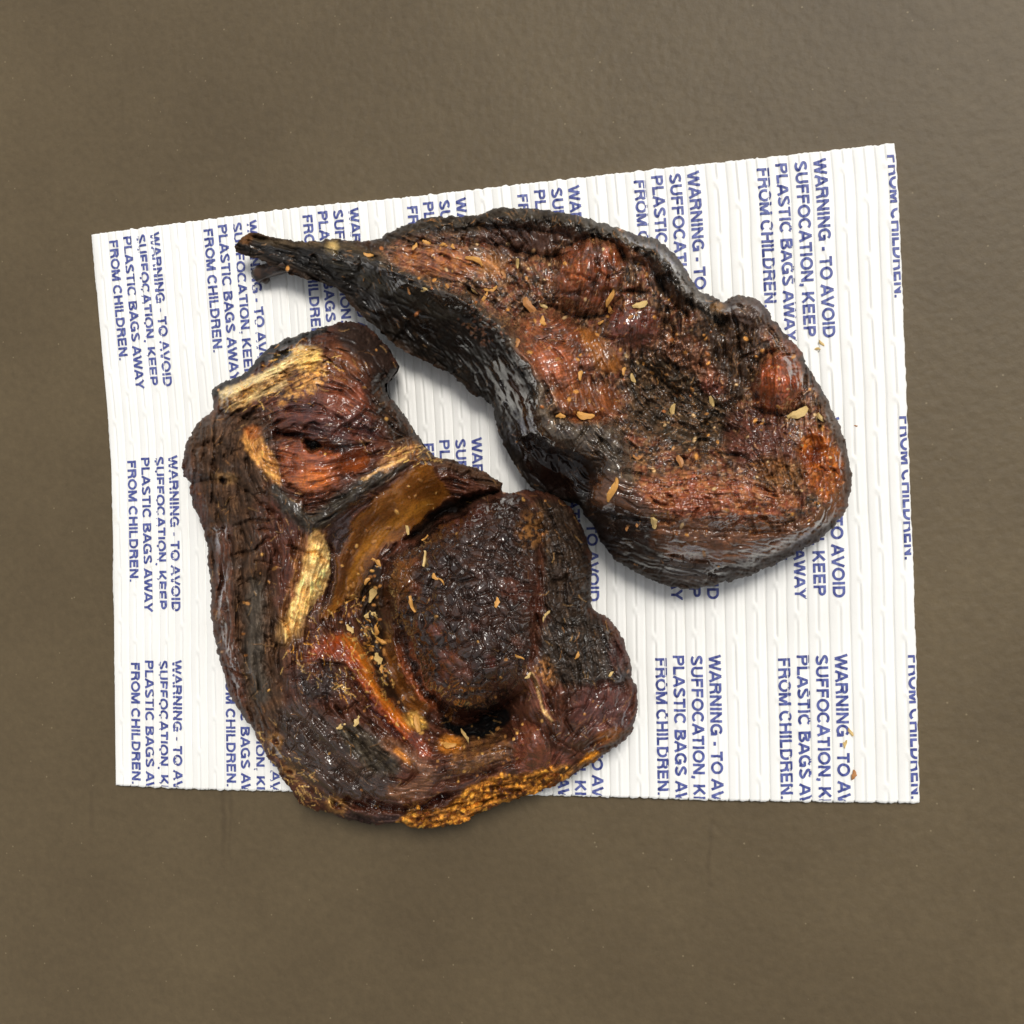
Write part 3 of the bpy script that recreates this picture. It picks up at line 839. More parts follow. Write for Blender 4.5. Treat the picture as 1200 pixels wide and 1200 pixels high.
A.paint(A.stroke([(452, 545), (475, 530), (490, 528)], 8, 5), lin(178, 130, 82), 0.8, 0.5, sc=4, c2=lin(120, 76, 46))
A.paint(A.stroke([(425, 562), (455, 545), (475, 536)], 1.8, 1.5), lin(190, 150, 100), 0.8)
A.paint(A.stroke([(500, 535), (540, 548), (585, 568)], 8, 5), lin(70, 50, 38), 0.9, 0.55)
# amber tendon sheet
TEND = [(497, 543), (516, 560), (525, 580), (512, 596), (494, 612), (468, 632), (446, 642), (436, 664), (428, 690), (412, 700), (392, 716), (376, 726),
        (386, 700), (390, 668), (396, 640), (414, 610), (440, 585), (470, 560)]
mt = A.poly(TEND, 3)
A.paint(mt, lin(104, 62, 24), 1.0, 0.24, 0.06, sc=20, c2=lin(134, 84, 30), var=0.2)
A.paint(A.stroke([(500, 590), (460, 615), (425, 650), (405, 690)], 7, 6, 0.5), lin(156, 104, 36), 0.75)
A.paint(A.stroke([(430, 610), (410, 650), (400, 690)], 6, 5), lin(72, 38, 18), 0.6)
A.paint(A.poly([(392, 610), (412, 600), (408, 625), (396, 650), (390, 640), (385, 625)], 4), lin(64, 52, 54), 0.9, 0.35, 0.6)
A.paint(A.stroke([(390, 650), (390, 680), (384, 706), (365, 725)], 3, 2), lin(92, 70, 64), 0.9, 0.3)
# yellow bone
BONE = [(367, 622), (378, 628), (385, 640), (385, 662), (381, 688), (368, 706), (354, 728), (338, 750), (333, 744), (338, 722), (345, 700), (350, 676), (356, 650), (362, 632)]
A.paint(A.poly(BONE, 2.5), lin(196, 154, 92), 1.0, 0.5, 0.8, sc=8, c2=lin(218, 186, 128))
A.paint(A.poly([(350, 680), (358, 650), (362, 630), (355, 625), (345, 650), (338, 690), (328, 720), (338, 722)], 4), lin(140, 96, 66), 0.75, 0.4)
A.paint(A.ell(340, 735, 14, 20, 25, 0.5), lin(180, 140, 84), 0.55)
A.paint(A.ell(374, 630, 9, 8, 0, 0.4), lin(110, 74, 36), 0.7)
# orange tendon band
BAND = [(356, 778), (366, 758), (386, 745), (406, 742), (422, 752), (432, 772), (440, 796), (455, 820), (474, 842), (492, 866), (505, 884), (494, 886), (472, 866), (448, 842), (428, 816), (414, 788), (398, 772), (378, 774)]
A.paint(A.poly(BAND, 6), lin(148, 64, 22), 1.0, 0.2, 0.35, sc=10, c2=lin(108, 46, 22), var=0.35)
A.paint(A.stroke([(404, 750), (424, 768), (434, 796), (452, 824), (478, 856)], 6, 5, 0.3), lin(186, 104, 28), 0.75)
A.paint(A.stroke([(364, 770), (382, 757), (400, 754)], 6, 4), lin(124, 54, 24), 0.6)
A.paint(A.stroke([(418, 800), (440, 834), (466, 862)], 2.5, 2), lin(66, 40, 44), 0.8, 0.25)
# valley with crumbs
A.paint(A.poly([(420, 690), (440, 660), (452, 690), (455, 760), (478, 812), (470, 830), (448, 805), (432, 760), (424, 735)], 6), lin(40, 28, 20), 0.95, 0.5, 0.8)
A.paint(A.poly([(456, 740), (466, 770), (484, 805), (503, 828), (490, 838), (470, 822), (456, 790), (450, 760)], 4), lin(104, 62, 24), 0.95, 0.3, 0.4)
A.paint(A.stroke([(468, 760), (484, 800), (506, 828)], 5, 3), lin(134, 72, 44), 0.85, 0.26, 0.6)
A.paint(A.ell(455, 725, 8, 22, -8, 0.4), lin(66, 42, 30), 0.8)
# dark lump left of the band
A.paint(A.ell(372, 796, 26, 26, 0, 0.4), lin(56, 44, 42), 0.95, 0.32, 1.1, sc=7, c2=lin(44, 34, 34))
A.paint(A.poly([(330, 830), (360, 825), (400, 850), (440, 890), (470, 930), (400, 935), (350, 905), (325, 860)], 9), lin(70, 52, 44), 0.9, 0.3, 0.7, sc=14, c2=lin(52, 42, 38))
A.paint(A.ell(365, 785, 12, 14, 0, 0.5), lin(88, 46, 32), 0.5)
A.paint(A.poly([(395, 850), (425, 850), (455, 880), (470, 905), (440, 905), (410, 880)], 6), lin(76, 70, 60), 0.85, 0.5, 0.9, sc=4, c2=lin(48, 44, 38))
A.paint(A.stroke([(455, 870), (480, 890), (500, 905), (490, 925), (460, 930)], 9, 6), lin(120, 82, 60), 0.8, 0.35)
A.paint(A.stroke([(466, 880), (478, 892)], 4, 3), lin(206, 134, 60), 0.9, 0.25)
A.paint(A.stroke([(402, 936), (440, 943), (480, 946), (520, 935)], 4.5, 3), lin(52, 22, 18), 0.9, 0.3)
A.paint(A.stroke([(395, 955), (430, 960), (470, 960)], 6, 4), lin(60, 46, 46), 0.9, 0.45)
# wrinkled knob
KNOB = [(454, 672), (462, 652), (480, 640), (502, 624), (530, 606), (566, 590), (606, 579), (622, 590), (630, 612), (630, 660), (624, 720), (620, 768), (604, 806), (574, 830), (536, 834), (506, 820), (486, 792), (470, 752), (459, 712)]
mk = A.poly(KNOB, 4)
A.paint(mk, lin(54, 40, 36), 1.0, 0.17, 0.6, sc=12, c2=lin(64, 42, 34))
A.paint(mk * A.ell(545, 606, 30, 12, -24, 0.5), lin(76, 38, 29), 0.7)
A.paint(A.poly([(480, 628), (515, 597), (548, 580), (588, 576), (560, 588), (522, 607), (496, 626)], 4), lin(34, 26, 21), 0.9, 0.5)  # shade of the gap between flap and knob, painted dark
for (x, y, r, cc) in ((487, 660, 7, (100, 58, 38)), (484, 690, 9, (108, 62, 46)), (527, 770, 12, (100, 58, 46)), (543, 788, 13, (92, 56, 46)), (600, 690, 15, (82, 48, 38)), (520, 792, 8, (92, 54, 46)), (556, 735, 7, (84, 50, 42)), (606, 752, 8, (78, 50, 42)), (510, 738, 8, (98, 56, 48)), (470, 664, 9, (116, 66, 34)), (575, 775, 7, (88, 44, 38))):
    A.paint(A.ell(x, y, r, r * 0.85, 30, 0.4), lin(*cc), 0.85, 0.24)
A.paint(A.ell(467, 683, 17, 26, 10, 0.4), lin(96, 58, 26), 0.8, 0.28, 0.5)
A.paint(A.poly([(628, 585), (665, 592), (690, 640), (694, 712), (670, 735), (640, 720), (636, 650)], 8), lin(54, 44, 36), 0.9, 0.5, 1.2, sc=5, c2=lin(40, 33, 28))
A.paint(A.ell(624, 620, 15, 22, 10, 0.6), lin(140, 96, 52), 0.75, 0.5, sc=7, patch=0.02)
A.paint(A.ell(625, 700, 10, 24, 0, 0.5), lin(84, 44, 34), 0.5)
# right lump
A.paint(A.poly([(640, 730), (700, 722), (738, 775), (735, 800), (690, 805), (650, 800), (632, 770)], 8), lin(46, 40, 35), 0.95, 0.45, 1.2, sc=5, c2=lin(60, 50, 44))
A.paint(A.poly([(680, 810), (720, 800), (740, 820), (735, 850), (705, 868), (690, 850), (670, 845)], 6), lin(92, 52, 46), 0.9, 0.36, 0.6, sc=9, c2=lin(70, 42, 40))
A.paint(A.ell(715, 862, 16, 8, -15, 0.4), lin(142, 84, 34), 0.8)
A.paint(A.ell(725, 770, 12, 20, 0, 0.5), lin(84, 48, 46), 0.6)
A.paint(A.ell(640, 788, 11, 16, -15, 0.5), lin(156, 108, 66), 0.8, 0.4, sc=6, patch=0.15)
A.paint(A.poly([(620, 790), (634, 800), (650, 845), (640, 840), (622, 820)], 4), lin(110, 62, 48), 0.8, 0.32)
A.paint(A.stroke([(625, 790), (632, 820), (645, 845)], 1.6, 1.4), lin(196, 160, 110), 0.9)
A.paint(A.poly([(612, 850), (630, 852), (640, 880), (625, 905), (602, 895)], 5), lin(120, 66, 48), 0.85, 0.2, 0.5)
A.paint(A.poly([(640, 880), (670, 890), (660, 905), (640, 905)], 4), lin(110, 62, 50), 0.8)
A.paint(A.poly([(540, 860), (580, 855), (600, 880), (570, 895), (530, 905)], 6), lin(96, 66, 50), 0.85, 0.35, sc=5, c2=lin(130, 88, 50))
A.paint(A.ell(528, 872, 14, 10, 0, 0.5), lin(186, 116, 40), 0.9, 0.3)
A.paint(A.ell(486, 845, 14, 8, 30, 0.5), lin(200, 160, 80), 0.8, 0.35)
A.paint(A.poly([(520, 838), (545, 848), (580, 832), (598, 832), (592, 852), (565, 865), (535, 862), (518, 850)], 3), lin(18, 14, 12), 1.0, 0.6)  # deep hole below the knob: its shade is put into the colour
# orange crumbly fat along the lower edge
FAT = [(466, 975), (480, 950), (520, 948), (545, 925), (575, 912), (610, 908), (640, 900), (660, 898), (672, 905), (640, 935), (590, 955), (540, 975), (500, 985)]
mf = A.poly(FAT, 3)
A.paint(mf, lin(164, 110, 44), 1.0, 0.6, 1.5, sc=5, c2=lin(118, 74, 34), var=0.6)
A.paint(A.poly([(676, 898), (690, 882), (702, 880), (700, 892), (685, 902)], 2.5), lin(190, 124, 36), 1.0, 0.5, 1.2)
A.paint(A.stroke([(655, 905), (690, 895), (716, 875), (735, 855)], 4, 3), lin(84, 62, 44), 0.8)
# little holes with yellow rims
for (x, y, r) in ((322, 868, 11), (394, 944, 12), (338, 905, 8)):
    A.paint(A.ell(x, y, r, r * 0.8, 20, 0.3), lin(160, 116, 64), 0.55, 0.45); A.paint(A.ell(x + 1, y + 1, r * 0.5, r * 0.4, 20, 0.3), lin(70, 36, 20), 1.0)
A.paint(A.ell(262, 560, 13, 6, 10, 0.5), lin(140, 106, 64), 0.55); A.paint(A.ell(260, 563, 5, 3, 0, 0.3), lin(40, 24, 16), 1.0)
# --- form
sdk = A.psd(KNOB, m=60)
A.H = np.where(sdk > 0, np.maximum(A.H, 92 + 72 * np.sqrt(1 - (1 - np.clip(sdk / 58, 0, 1)) ** 2) - 0.10 * np.hypot(A.X - 555, A.Y - 730)), A.H)
A.H -= 26 * A.poly([(476, 632), (512, 600), (545, 582), (585, 577), (560, 588), (524, 606), (498, 624)], 5)
r = A.rad(367, 552, 42, 34, 0); A.H += 10 * np.clip(1 - r * r, 0, 1)
A.crease([(318, 506), (345, 512), (372, 522), (398, 532)], 4, 16)
A.crease([(330, 545), (340, 572), (370, 586), (396, 574)], 3, 9)
A.bump(367, 522, 12, 7, 10, -14); A.bump(414, 540, 18, 13, -20, -14)
A.crease([(250, 482), (285, 490), (320, 492)], 4, 10)
A.ridge([(255, 470), (300, 448), (340, 425)], 7, 6)
A.bump(330, 416, 10, 6, -25, -14)
A.ridge([(318, 575), (345, 602), (372, 614), (402, 592), (440, 564), (480, 542)], 9, 7)
A.crease([(388, 632), (388, 670), (382, 705)], 3, 14)
A.ridge([(391, 640), (391, 682), (384, 708)], 2.2, 6)
A.ridge([(372, 635), (365, 680), (346, 735)], 9, 9)
A.crease([(352, 650), (346, 690), (332, 735)], 3, 8)
A.ridge([(362, 768), (392, 752), (418, 762), (432, 794), (456, 826), (490, 868)], 11, 10)
A.crease([(362, 782), (395, 778), (412, 796), (430, 824), (460, 856), (490, 886)], 3.5, 14)
A.ridge([(458, 735), (468, 775), (488, 812), (508, 832)], 6, 12)
A.crease([(468, 715), (478, 765), (498, 808), (530, 838), (580, 832), (615, 804)], 6, 34)
A.crease([(448, 655), (452, 690), (456, 715)], 4, 10)
A.bump(468, 684, 20, 26, 10, 9)
A.crease([(630, 610), (634, 660), (628, 730), (622, 780)], 6, 16)
A.ridge([(512, 905), (550, 892), (590, 872), (612, 846)], 10, 13); A.crease([(520, 918), (570, 905), (604, 890)], 4, 9)
A.ridge([(632, 852), (648, 822), (672, 808), (700, 806)], 7, 9); A.ridge([(650, 870), (690, 866), (722, 848)], 8, 7)
A.crease([(636, 770), (660, 800), (700, 805), (738, 800)], 4, 9)
A.crease([(652, 845), (668, 815), (685, 806)], 3, 7)
A.crease([(600, 840), (612, 870), (604, 900)], 4, 12); A.crease([(640, 850), (650, 880), (640, 905)], 3, 9)
A.bump(625, 876, 16, 22, 10, 8)
A.crease([(398, 938), (440, 946), (482, 948), (530, 930)], 5, 22)
A.crease([(400, 850), (430, 880), (470, 915)], 4, 10); A.crease([(340, 840), (380, 880), (420, 925)], 5, 12)
A.ridge([(345, 835), (385, 868), (430, 910)], 8, 7); A.ridge([(320, 880), (360, 905), (400, 930)], 8, 6)
A.bump(372, 796, 28, 28, 0, 8)
A.crease([(286, 600), (282, 700), (288, 790), (300, 840)], 5, 12); A.crease([(318, 620), (316, 720), (322, 800)], 5, 10)
A.crease([(222, 570), (262, 562), (300, 580)], 4, 9)
A.ridge([(300, 690), (298, 760), (305, 815)], 9, 6)
for (x, y, rr) in ((322, 868, 7), (394, 944, 8), (338, 905, 5), (260, 563, 5)):
    A.bump(x, y, rr * 2.2, rr * 1.5, 30, 4); A.bump(x, y, rr * 1.2, rr * 0.6, 35, -10)
A.fibre(A.poly([(215, 490), (320, 480), (340, 700), (330, 870), (260, 830), (235, 640)], 15), 86, 3.0, 40, 4.5, 0.2)
A.fibre(A.poly([(255, 470), (340, 420), (370, 405), (385, 430), (350, 455), (270, 490)], 5), -27, 2.6, 36, 3.0, 0.5)
A.fibre(A.poly([(283, 510), (300, 500), (332, 570), (315, 570)], 4), 58, 1.8, 26, 3, 0.2)
A.fibre(A.poly(BONE, 4), 108, 1.8, 16, 3.4, 0.18)
A.fibre(mt, 128, 0.35, 90, 9, 0.12)
A.fibre(A.poly(BAND, 4), 52, 1.2, 50, 4, 0.22)
A.fibre(A.poly([(320, 830), (380, 820), (470, 920), (400, 940)], 8), 46, 2.0, 50, 7)
kx, ky = A.wx, A.wy
A.wx = A.X + 11 * fbm(A.X, A.Y, 44, 2, 901); A.wy = A.Y + 11 * fbm(A.X, A.Y, 44, 2, 902)
A.nubs(mk, 27, 4.0, seed=9)
cid, e = A.nubs(mk, 14.5, 6.2)
A.C *= (1 + mk * (0.5 * (cid - 0.5)))[:, None]
A.nubs(mk, 8, 1.1, seed=3)
A.wx, A.wy = kx, ky
A.nubs(mf, 6, 5.0); A.nubs(A.poly([(640, 590), (690, 620), (740, 790), (650, 800)], 12), 10, 1.4, seed=5)
A.grain([(240, 560, 80), (260, 640, 88), (300, 700, 88), (280, 800, 75), (330, 640, 80), (235, 520, 110), (300, 450, -27), (380, 400, -15), (400, 470, 20), (450, 470, 60), (375, 560, -10), (340, 590, 40), (400, 590, -35), (470, 550, -30), (440, 415, 60), (550, 558, 20),
         (440, 620, 128), (400, 690, 110), (360, 680, 108), (400, 760, 30), (430, 800, 60), (470, 850, 50), (350, 860, 45), (400, 900, 45), (440, 880, 45), (360, 920, 40), (440, 950, 8), (500, 930, -15), (360, 790, 100),
         (500, 660, 120), (560, 640, 10), (600, 700, 80), (560, 790, 0), (500, 760, 60), (660, 640, 70), (670, 700, 80), (700, 760, 60), (640, 820, 65), (700, 840, -40), (620, 880, 70), (560, 890, -15), (580, 930, -15), (680, 890, -30), (725, 790, 80)])
crumb = np.maximum(A.poly([(640, 590), (690, 620), (740, 790), (650, 800)], 14) * 0.8, A.poly([(480, 840), (620, 850), (640, 900), (500, 920)], 12) * 0.7)
crumb = np.maximum(crumb, A.poly([(345, 770), (400, 775), (400, 820), (350, 825)], 10))
crumb = np.maximum(crumb, 0.5 * A.poly([(220, 495), (300, 490), (300, 590), (225, 590)], 12))
A.detail(1.0, smooth=mk, crumb=crumb)
A.strands(600, 0.2 + A.A * (1 - mk) * (1 - mt), [TAN, lin(120, 84, 56), lin(90, 70, 54), lin(190, 150, 96)], (4, 13), 0.8, 0.45)
A.strands(260, A.poly([(340, 720), (420, 700), (460, 830), (340, 780)], 10) + A.poly([(330, 405), (390, 410), (380, 460), (270, 480)], 8) + 1e-6, [TAN, CREAM, YELLOW], (4, 12), 1.2, 0.7)
A.strands(160, A.poly([(300, 850), (400, 950), (360, 950), (300, 870)], 8) + A.ell(480, 535, 30, 14, 0) + 1e-6, [TAN, CREAM], (4, 10), 1.2, 0.7)
A.crumbs(170, 0.15 + A.poly([(400, 690), (440, 660), (460, 760), (490, 840), (440, 800), (410, 740)], 10) * 5 + A.poly([(480, 840), (600, 850), (640, 840), (620, 900), (500, 920)], 12) * 1.5 + mt * 0.5, [TAN, lin(196, 150, 86), lin(150, 100, 56)], (0.7, 1.7), 1.4)
A.crumbs(120, mf + 1e-5, [lin(214, 150, 60), lin(120, 66, 22), lin(90, 50, 24)], (1.0, 2.4), 2.0)
# --- parts
A.part('tendon_sheet', A.poly(TEND, 3), M_TENDON, 'smooth translucent amber brown tendon sheet')
A.part('bone_strip', A.poly(BONE, 2.5), M_FAT, 'bright yellow fibrous bone strip')
A.part('tendon_band', A.poly(BAND, 4), M_TENDON, 'glossy orange curved tendon band')
A.part('wrinkled_lump', mk, M_MEAT, 'round dark nubbly wrinkled lump')
A.part('red_nodule', A.poly([(325, 525), (350, 520), (390, 520), (400, 540), (396, 570), (372, 582), (345, 572), (330, 550)], 5), M_TENDON, 'glossy reddish orange nodule')
A.part('fat_rim', mf, M_FAT, 'crumbly orange fat along the lower edge')
A.part('pale_tendon', A.poly([(258, 466), (290, 448), (320, 430), (338, 425), (345, 440), (322, 452), (296, 470), (270, 482)], 4), M_FAT, 'pale straw coloured tendon fibres')
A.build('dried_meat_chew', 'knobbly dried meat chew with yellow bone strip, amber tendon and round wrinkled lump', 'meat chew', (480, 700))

#--B--
B = Chew([(276, 292), (282, 279), (297, 273), (316, 277), (340, 281), (365, 283), (390, 280), (405, 282), (422, 282), (444, 280), (452, 274), (475, 264),
          (500, 256), (530, 253), (560, 252), (576, 246), (600, 243), (630, 245), (655, 249), (680, 253), (705, 262), (730, 268), (752, 277), (768, 279),
          (785, 292), (800, 310), (812, 330), (822, 343), (836, 348), (848, 353), (862, 346), (880, 348), (895, 357), (906, 374), (920, 390), (934, 405),
          (945, 425), (955, 444), (965, 458), (973, 478), (985, 500), (992, 525), (998, 555), (997, 575), (990, 600), (975, 620), (955, 635), (930, 650),
          (900, 665), (870, 678), (840, 685), (815, 690), (795, 690), (765, 680), (740, 668), (720, 654), (705, 636), (694, 616), (684, 604), (679, 592),
          (660, 587), (640, 580), (622, 570), (608, 552), (596, 532), (588, 516), (582, 500), (578, 482), (572, 470), (552, 461), (535, 444), (512, 430),
          (490, 420), (462, 404), (444, 386), (426, 372), (410, 355), (395, 338), (378, 332), (358, 326), (340, 321), (322, 313), (303, 304), (284, 299)],
         [(290, 287, 42), (330, 294, 52), (380, 298, 66), (430, 298, 84), (350, 308, 48), (400, 325, 52),
          (480, 328, 106), (530, 350, 122), (570, 375, 132), (600, 400, 140), (620, 430, 148), (632, 465, 150), (640, 504, 148), (680, 502, 150), (716, 520, 150), (728, 555, 148), (705, 588, 130), (760, 600, 138),
          (430, 345, 52), (480, 378, 62), (520, 402, 68), (560, 432, 72), (600, 490, 80), (622, 530, 66), (650, 556, 62), (672, 574, 56), (585, 450, 74), (664, 552, 74), (652, 516, 150), (670, 522, 146), (695, 528, 152), (716, 560, 148), (692, 584, 122), (745, 590, 142),
          (560, 263, 96), (620, 258, 106), (680, 268, 116), (740, 290, 126), (775, 310, 126), (800, 345, 122), (850, 372, 108), (890, 372, 112),
          (500, 290, 96), (560, 300, 100), (600, 320, 94), (560, 330, 114), (610, 360, 98), (640, 285, 94), (685, 315, 122), (730, 330, 114), (650, 415, 128), (618, 390, 116), (690, 375, 98), (735, 375, 118),
          (690, 450, 116), (705, 425, 122), (770, 380, 98), (760, 430, 74), (800, 450, 68), (830, 500, 74), (780, 500, 72), (740, 470, 84), (760, 540, 106), (820, 400, 88), (860, 420, 88),
          (915, 445, 120), (940, 430, 100), (870, 470, 86), (880, 510, 98), (930, 500, 108), (962, 545, 106), (920, 540, 120), (850, 540, 118), (800, 560, 126), (850, 590, 136), (900, 590, 130),
          (950, 590, 112), (780, 622, 128), (850, 632, 114), (920, 620, 104), (980, 570, 82), (720, 632, 78), (760, 656, 74), (820, 666, 70), (900, 646, 76)], ze=40, R=26, seed=211)
ones = np.ones(len(B.X))
B.paint(ones, CRUST, var=0.5, sc=16, c2=DKBROWN)
FACE = [(440, 296), (500, 275), (560, 280), (640, 290), (700, 278), (745, 300), (775, 345), (830, 375), (890, 372), (930, 420), (965, 480), (990, 560), (960, 610), (860, 640), (770, 620),
        (735, 590), (735, 540), (720, 510), (690, 495), (645, 495), (640, 460), (620, 420), (580, 375), (530, 345), (470, 318)]
mface = B.poly(FACE, 8)
B.paint(mface, lin(86, 50, 36), 0.95, 0.34, 1.0, sc=14, c2=lin(58, 42, 34), var=0.5)
B.paint(mface, lin(118, 66, 48), 0.6, patch=0.05, sc=10)
B.paint(mface, lin(52, 46, 40), 0.75, patch=-0.02, sc=17)
B.paint(mface, lin(140, 104, 74), 0.5, patch=-0.1, sc=6)
# tail and outer black flank
B.paint(B.poly([(276, 292), (284, 277), (340, 282), (400, 284), (440, 300), (480, 330), (530, 352), (575, 382), (605, 410), (625, 445), (630, 490), (645, 530), (690, 560), (690, 605), (640, 585), (600, 545), (570, 475), (520, 435), (440, 385), (390, 335), (300, 303)], 6), lin(40, 35, 31), 1.0, 0.44, 0.55, sc=12, c2=lin(30, 26, 24))
B.paint(B.poly([(380, 298), (440, 305), (500, 340), (540, 365), (520, 375), (460, 350), (400, 320)], 8), lin(62, 58, 50), 0.7, 0.5, 0.5)
B.paint(B.stroke([(300, 280), (340, 286), (400, 288), (450, 300)], 4, 4), lin(88, 74, 56), 0.6, 0.5)
B.paint(B.ell(290, 280, 8, 7, 0, 0.4), lin(120, 82, 48), 0.7)
B.paint(B.ell(388, 290, 7, 9, 20, 0.5), lin(170, 146, 96), 0.8)
B.paint(B.poly([(575, 440), (600, 440), (625, 500), (640, 540), (620, 560), (590, 500)], 7), lin(48, 42, 40), 0.8, 0.36, 0.4)
B.paint(B.stroke([(604, 450), (618, 480), (626, 505)], 8, 5), lin(66, 42, 28), 0.8, 0.3, 0.3)
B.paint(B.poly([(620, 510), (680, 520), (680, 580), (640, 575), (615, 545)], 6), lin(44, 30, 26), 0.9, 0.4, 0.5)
# rim of the left flank
RIM = [(385, 298), (440, 310), (490, 332), (540, 352), (580, 380), (608, 408), (626, 440), (635, 470), (637, 498)]
B.paint(B.stroke(RIM, 9, 5, 0.4), lin(66, 60, 54), 0.85, 0.28, 0.9, sc=6, c2=lin(46, 40, 36))
B.paint(B.stroke([(600, 400), (622, 432), (634, 466), (638, 500)], 6, 4), lin(112, 98, 86), 0.7, 0.24, 0.6)  # sheen along the rim's crest, painted as a paler stroke
LIP = [(640, 506), (662, 504), (688, 502), (712, 512), (724, 532), (726, 556), (716, 580)]
B.paint(B.stroke(LIP, 17, 5), lin(90, 80, 70), 0.95, 0.22, 0.9, sc=6, c2=lin(60, 48, 41))
B.paint(B.poly([(648, 512), (690, 512), (690, 530), (668, 535), (650, 525)], 5), lin(88, 78, 70), 0.7, 0.3, 0.6)
B.paint(B.poly([(690, 560), (720, 560), (770, 588), (790, 605), (740, 606), (695, 598)], 6), lin(96, 62, 42), 0.95, 0.3, 0.35, sc=12, c2=lin(76, 50, 36))
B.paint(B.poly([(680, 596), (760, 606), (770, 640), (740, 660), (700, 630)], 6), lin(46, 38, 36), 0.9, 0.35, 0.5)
# upper rim
UP = [(470, 268), (520, 258), (580, 252), (640, 252), (700, 266), (750, 286), (780, 304), (800, 330), (822, 352), (845, 372)]
B.paint(B.stroke(UP, 13, 5, 0.3), lin(60, 54, 48), 0.9, 0.34, 1.0, sc=6, c2=lin(40, 34, 30))
B.paint(B.stroke([(700, 264), (745, 280), (772, 296), (796, 330)], 10, 5, 0.3), lin(80, 74, 68), 0.85, 0.28, 1.2, sc=5, c2=lin(50, 45, 41))
B.paint(B.stroke([(800, 335), (825, 356), (842, 376)], 6, 4), lin(96, 90, 86), 0.7, 0.26)
B.paint(B.stroke([(660, 300), (690, 286), (730, 290), (760, 312)], 5, 3), lin(92, 56, 36), 0.8, 0.4)
B.paint(B.poly([(560, 272), (640, 268), (670, 275), (640, 295), (590, 298)], 6), lin(80, 54, 44), 0.9, 0.34, 0.8)
B.paint(B.poly([(850, 350), (890, 352), (905, 380), (880, 395), (850, 385)], 6), lin(76, 58, 50), 0.9, 0.36, 0.7)
B.paint(B.ell(842, 360, 8, 6, 0, 0.4), lin(130, 96, 58), 0.8)
# fleshy areas
B.paint(B.poly([(455, 300), (500, 290), (540, 292), (560, 310), (540, 325), (490, 318)], 7), lin(112, 60, 36), 0.9, 0.3, 0.9, sc=6, c2=lin(150, 92, 44))
B.paint(B.ell(575, 310, 18, 14, 30, 0.5), lin(150, 100, 56), 0.8)
N1 = [(650, 330), (658, 300), (680, 285), (712, 288), (728, 310), (722, 340), (705, 360), (675, 362), (655, 352)]
N2 = [(606, 400), (614, 375), (640, 366), (668, 378), (690, 400), (696, 432), (680, 450), (650, 455), (628, 440), (614, 420)]
N3 = [(712, 372), (735, 358), (765, 366), (772, 390), (750, 408), (722, 402)]
N4 = [(888, 440), (898, 422), (918, 416), (934, 428), (938, 455), (930, 474), (906, 480), (886, 466)]
for pl, c1, c2 in ((N1, (134, 70, 40), (98, 54, 36)), (N2, (130, 72, 43), (104, 58, 40)), (N3, (110, 56, 44), (86, 46, 38)), (N4, (156, 80, 46), (138, 62, 30))):
    B.paint(B.poly(pl, 8), lin(*c1), 0.95, 0.24, 0.6, sc=12, c2=lin(*c2), var=0.25)
for pl in (N1, N2, N3, N4):
    B.paint(B.poly(pl, 8), lin(66, 44, 34), 0.6, sc=11, patch=-0.02)
B.paint(B.ell(675, 325, 14, 16, 0, 0.6), lin(160, 86, 42), 0.6); B.paint(B.ell(648, 424, 24, 18, 20, 0.6), lin(158, 86, 54), 0.6)
B.paint(B.ell(900, 450, 10, 24, 10, 0.5), lin(158, 74, 30), 0.6); B.paint(B.ell(930, 408, 12, 10, 20, 0.5), lin(112, 60, 34), 0.7)
B.paint(B.poly([(676, 386), (700, 392), (724, 415), (728, 432), (706, 436), (694, 420)], 4), lin(146, 90, 42), 0.95, 0.3, 0.5, sc=8, c2=lin(104, 62, 28))
B.paint(B.poly([(650, 455), (690, 450), (720, 455), (725, 480), (700, 495), (665, 488)], 6), lin(124, 68, 34), 0.9, 0.28, 0.6, sc=7, c2=lin(98, 54, 32))
B.paint(B.poly([(740, 420), (790, 410), (830, 450), (860, 500), (830, 525), (780, 520), (745, 500), (735, 460)], 10), lin(50, 44, 36), 0.9, 0.42, 1.3, sc=8, c2=lin(74, 58, 44))
B.paint(B.poly([(820, 380), (880, 385), (885, 440), (865, 470), (840, 440)], 9), lin(62, 48, 38), 0.85, 0.4, 1.0)
B.paint(B.ell(835, 450, 14, 14, 0, 0.4), lin(100, 52, 44), 0.9, 0.3)
B.paint(B.poly([(760, 395), (810, 400), (850, 450), (820, 440), (790, 425)], 8), lin(132, 88, 66), 0.6, 0.34, 1.2, sc=4)
B.paint(B.poly([(745, 570), (800, 555), (850, 560), (900, 570), (940, 590), (900, 612), (830, 608), (780, 605)], 8), lin(124, 62, 42), 0.85, 0.28, 1.1, sc=5, c2=lin(150, 96, 60))
B.paint(B.poly([(790, 580), (830, 575), (835, 600), (800, 606)], 5), lin(124, 62, 38), 0.75, 0.28, 0.9)
B.paint(B.poly([(860, 480), (920, 490), (930, 540), (890, 560), (850, 530)], 9), lin(88, 50, 42), 0.8, 0.32, 1.0, sc=7)
POCK = [(935, 520), (955, 505), (975, 515), (988, 545), (985, 575), (970, 590), (950, 570), (940, 545)]
B.paint(B.poly(POCK, 6), lin(160, 86, 24), 0.95, 0.26, 0.9, sc=7, c2=lin(120, 56, 18), var=0.5)
B.paint(B.ell(950, 535, 14, 9, -20, 0.5), lin(92, 34, 12), 0.8)
B.paint(B.poly([(885, 540), (930, 540), (940, 570), (900, 575)], 8), lin(92, 64, 40), 0.7, 0.45, 1.4, sc=4, c2=lin(130, 84, 40))
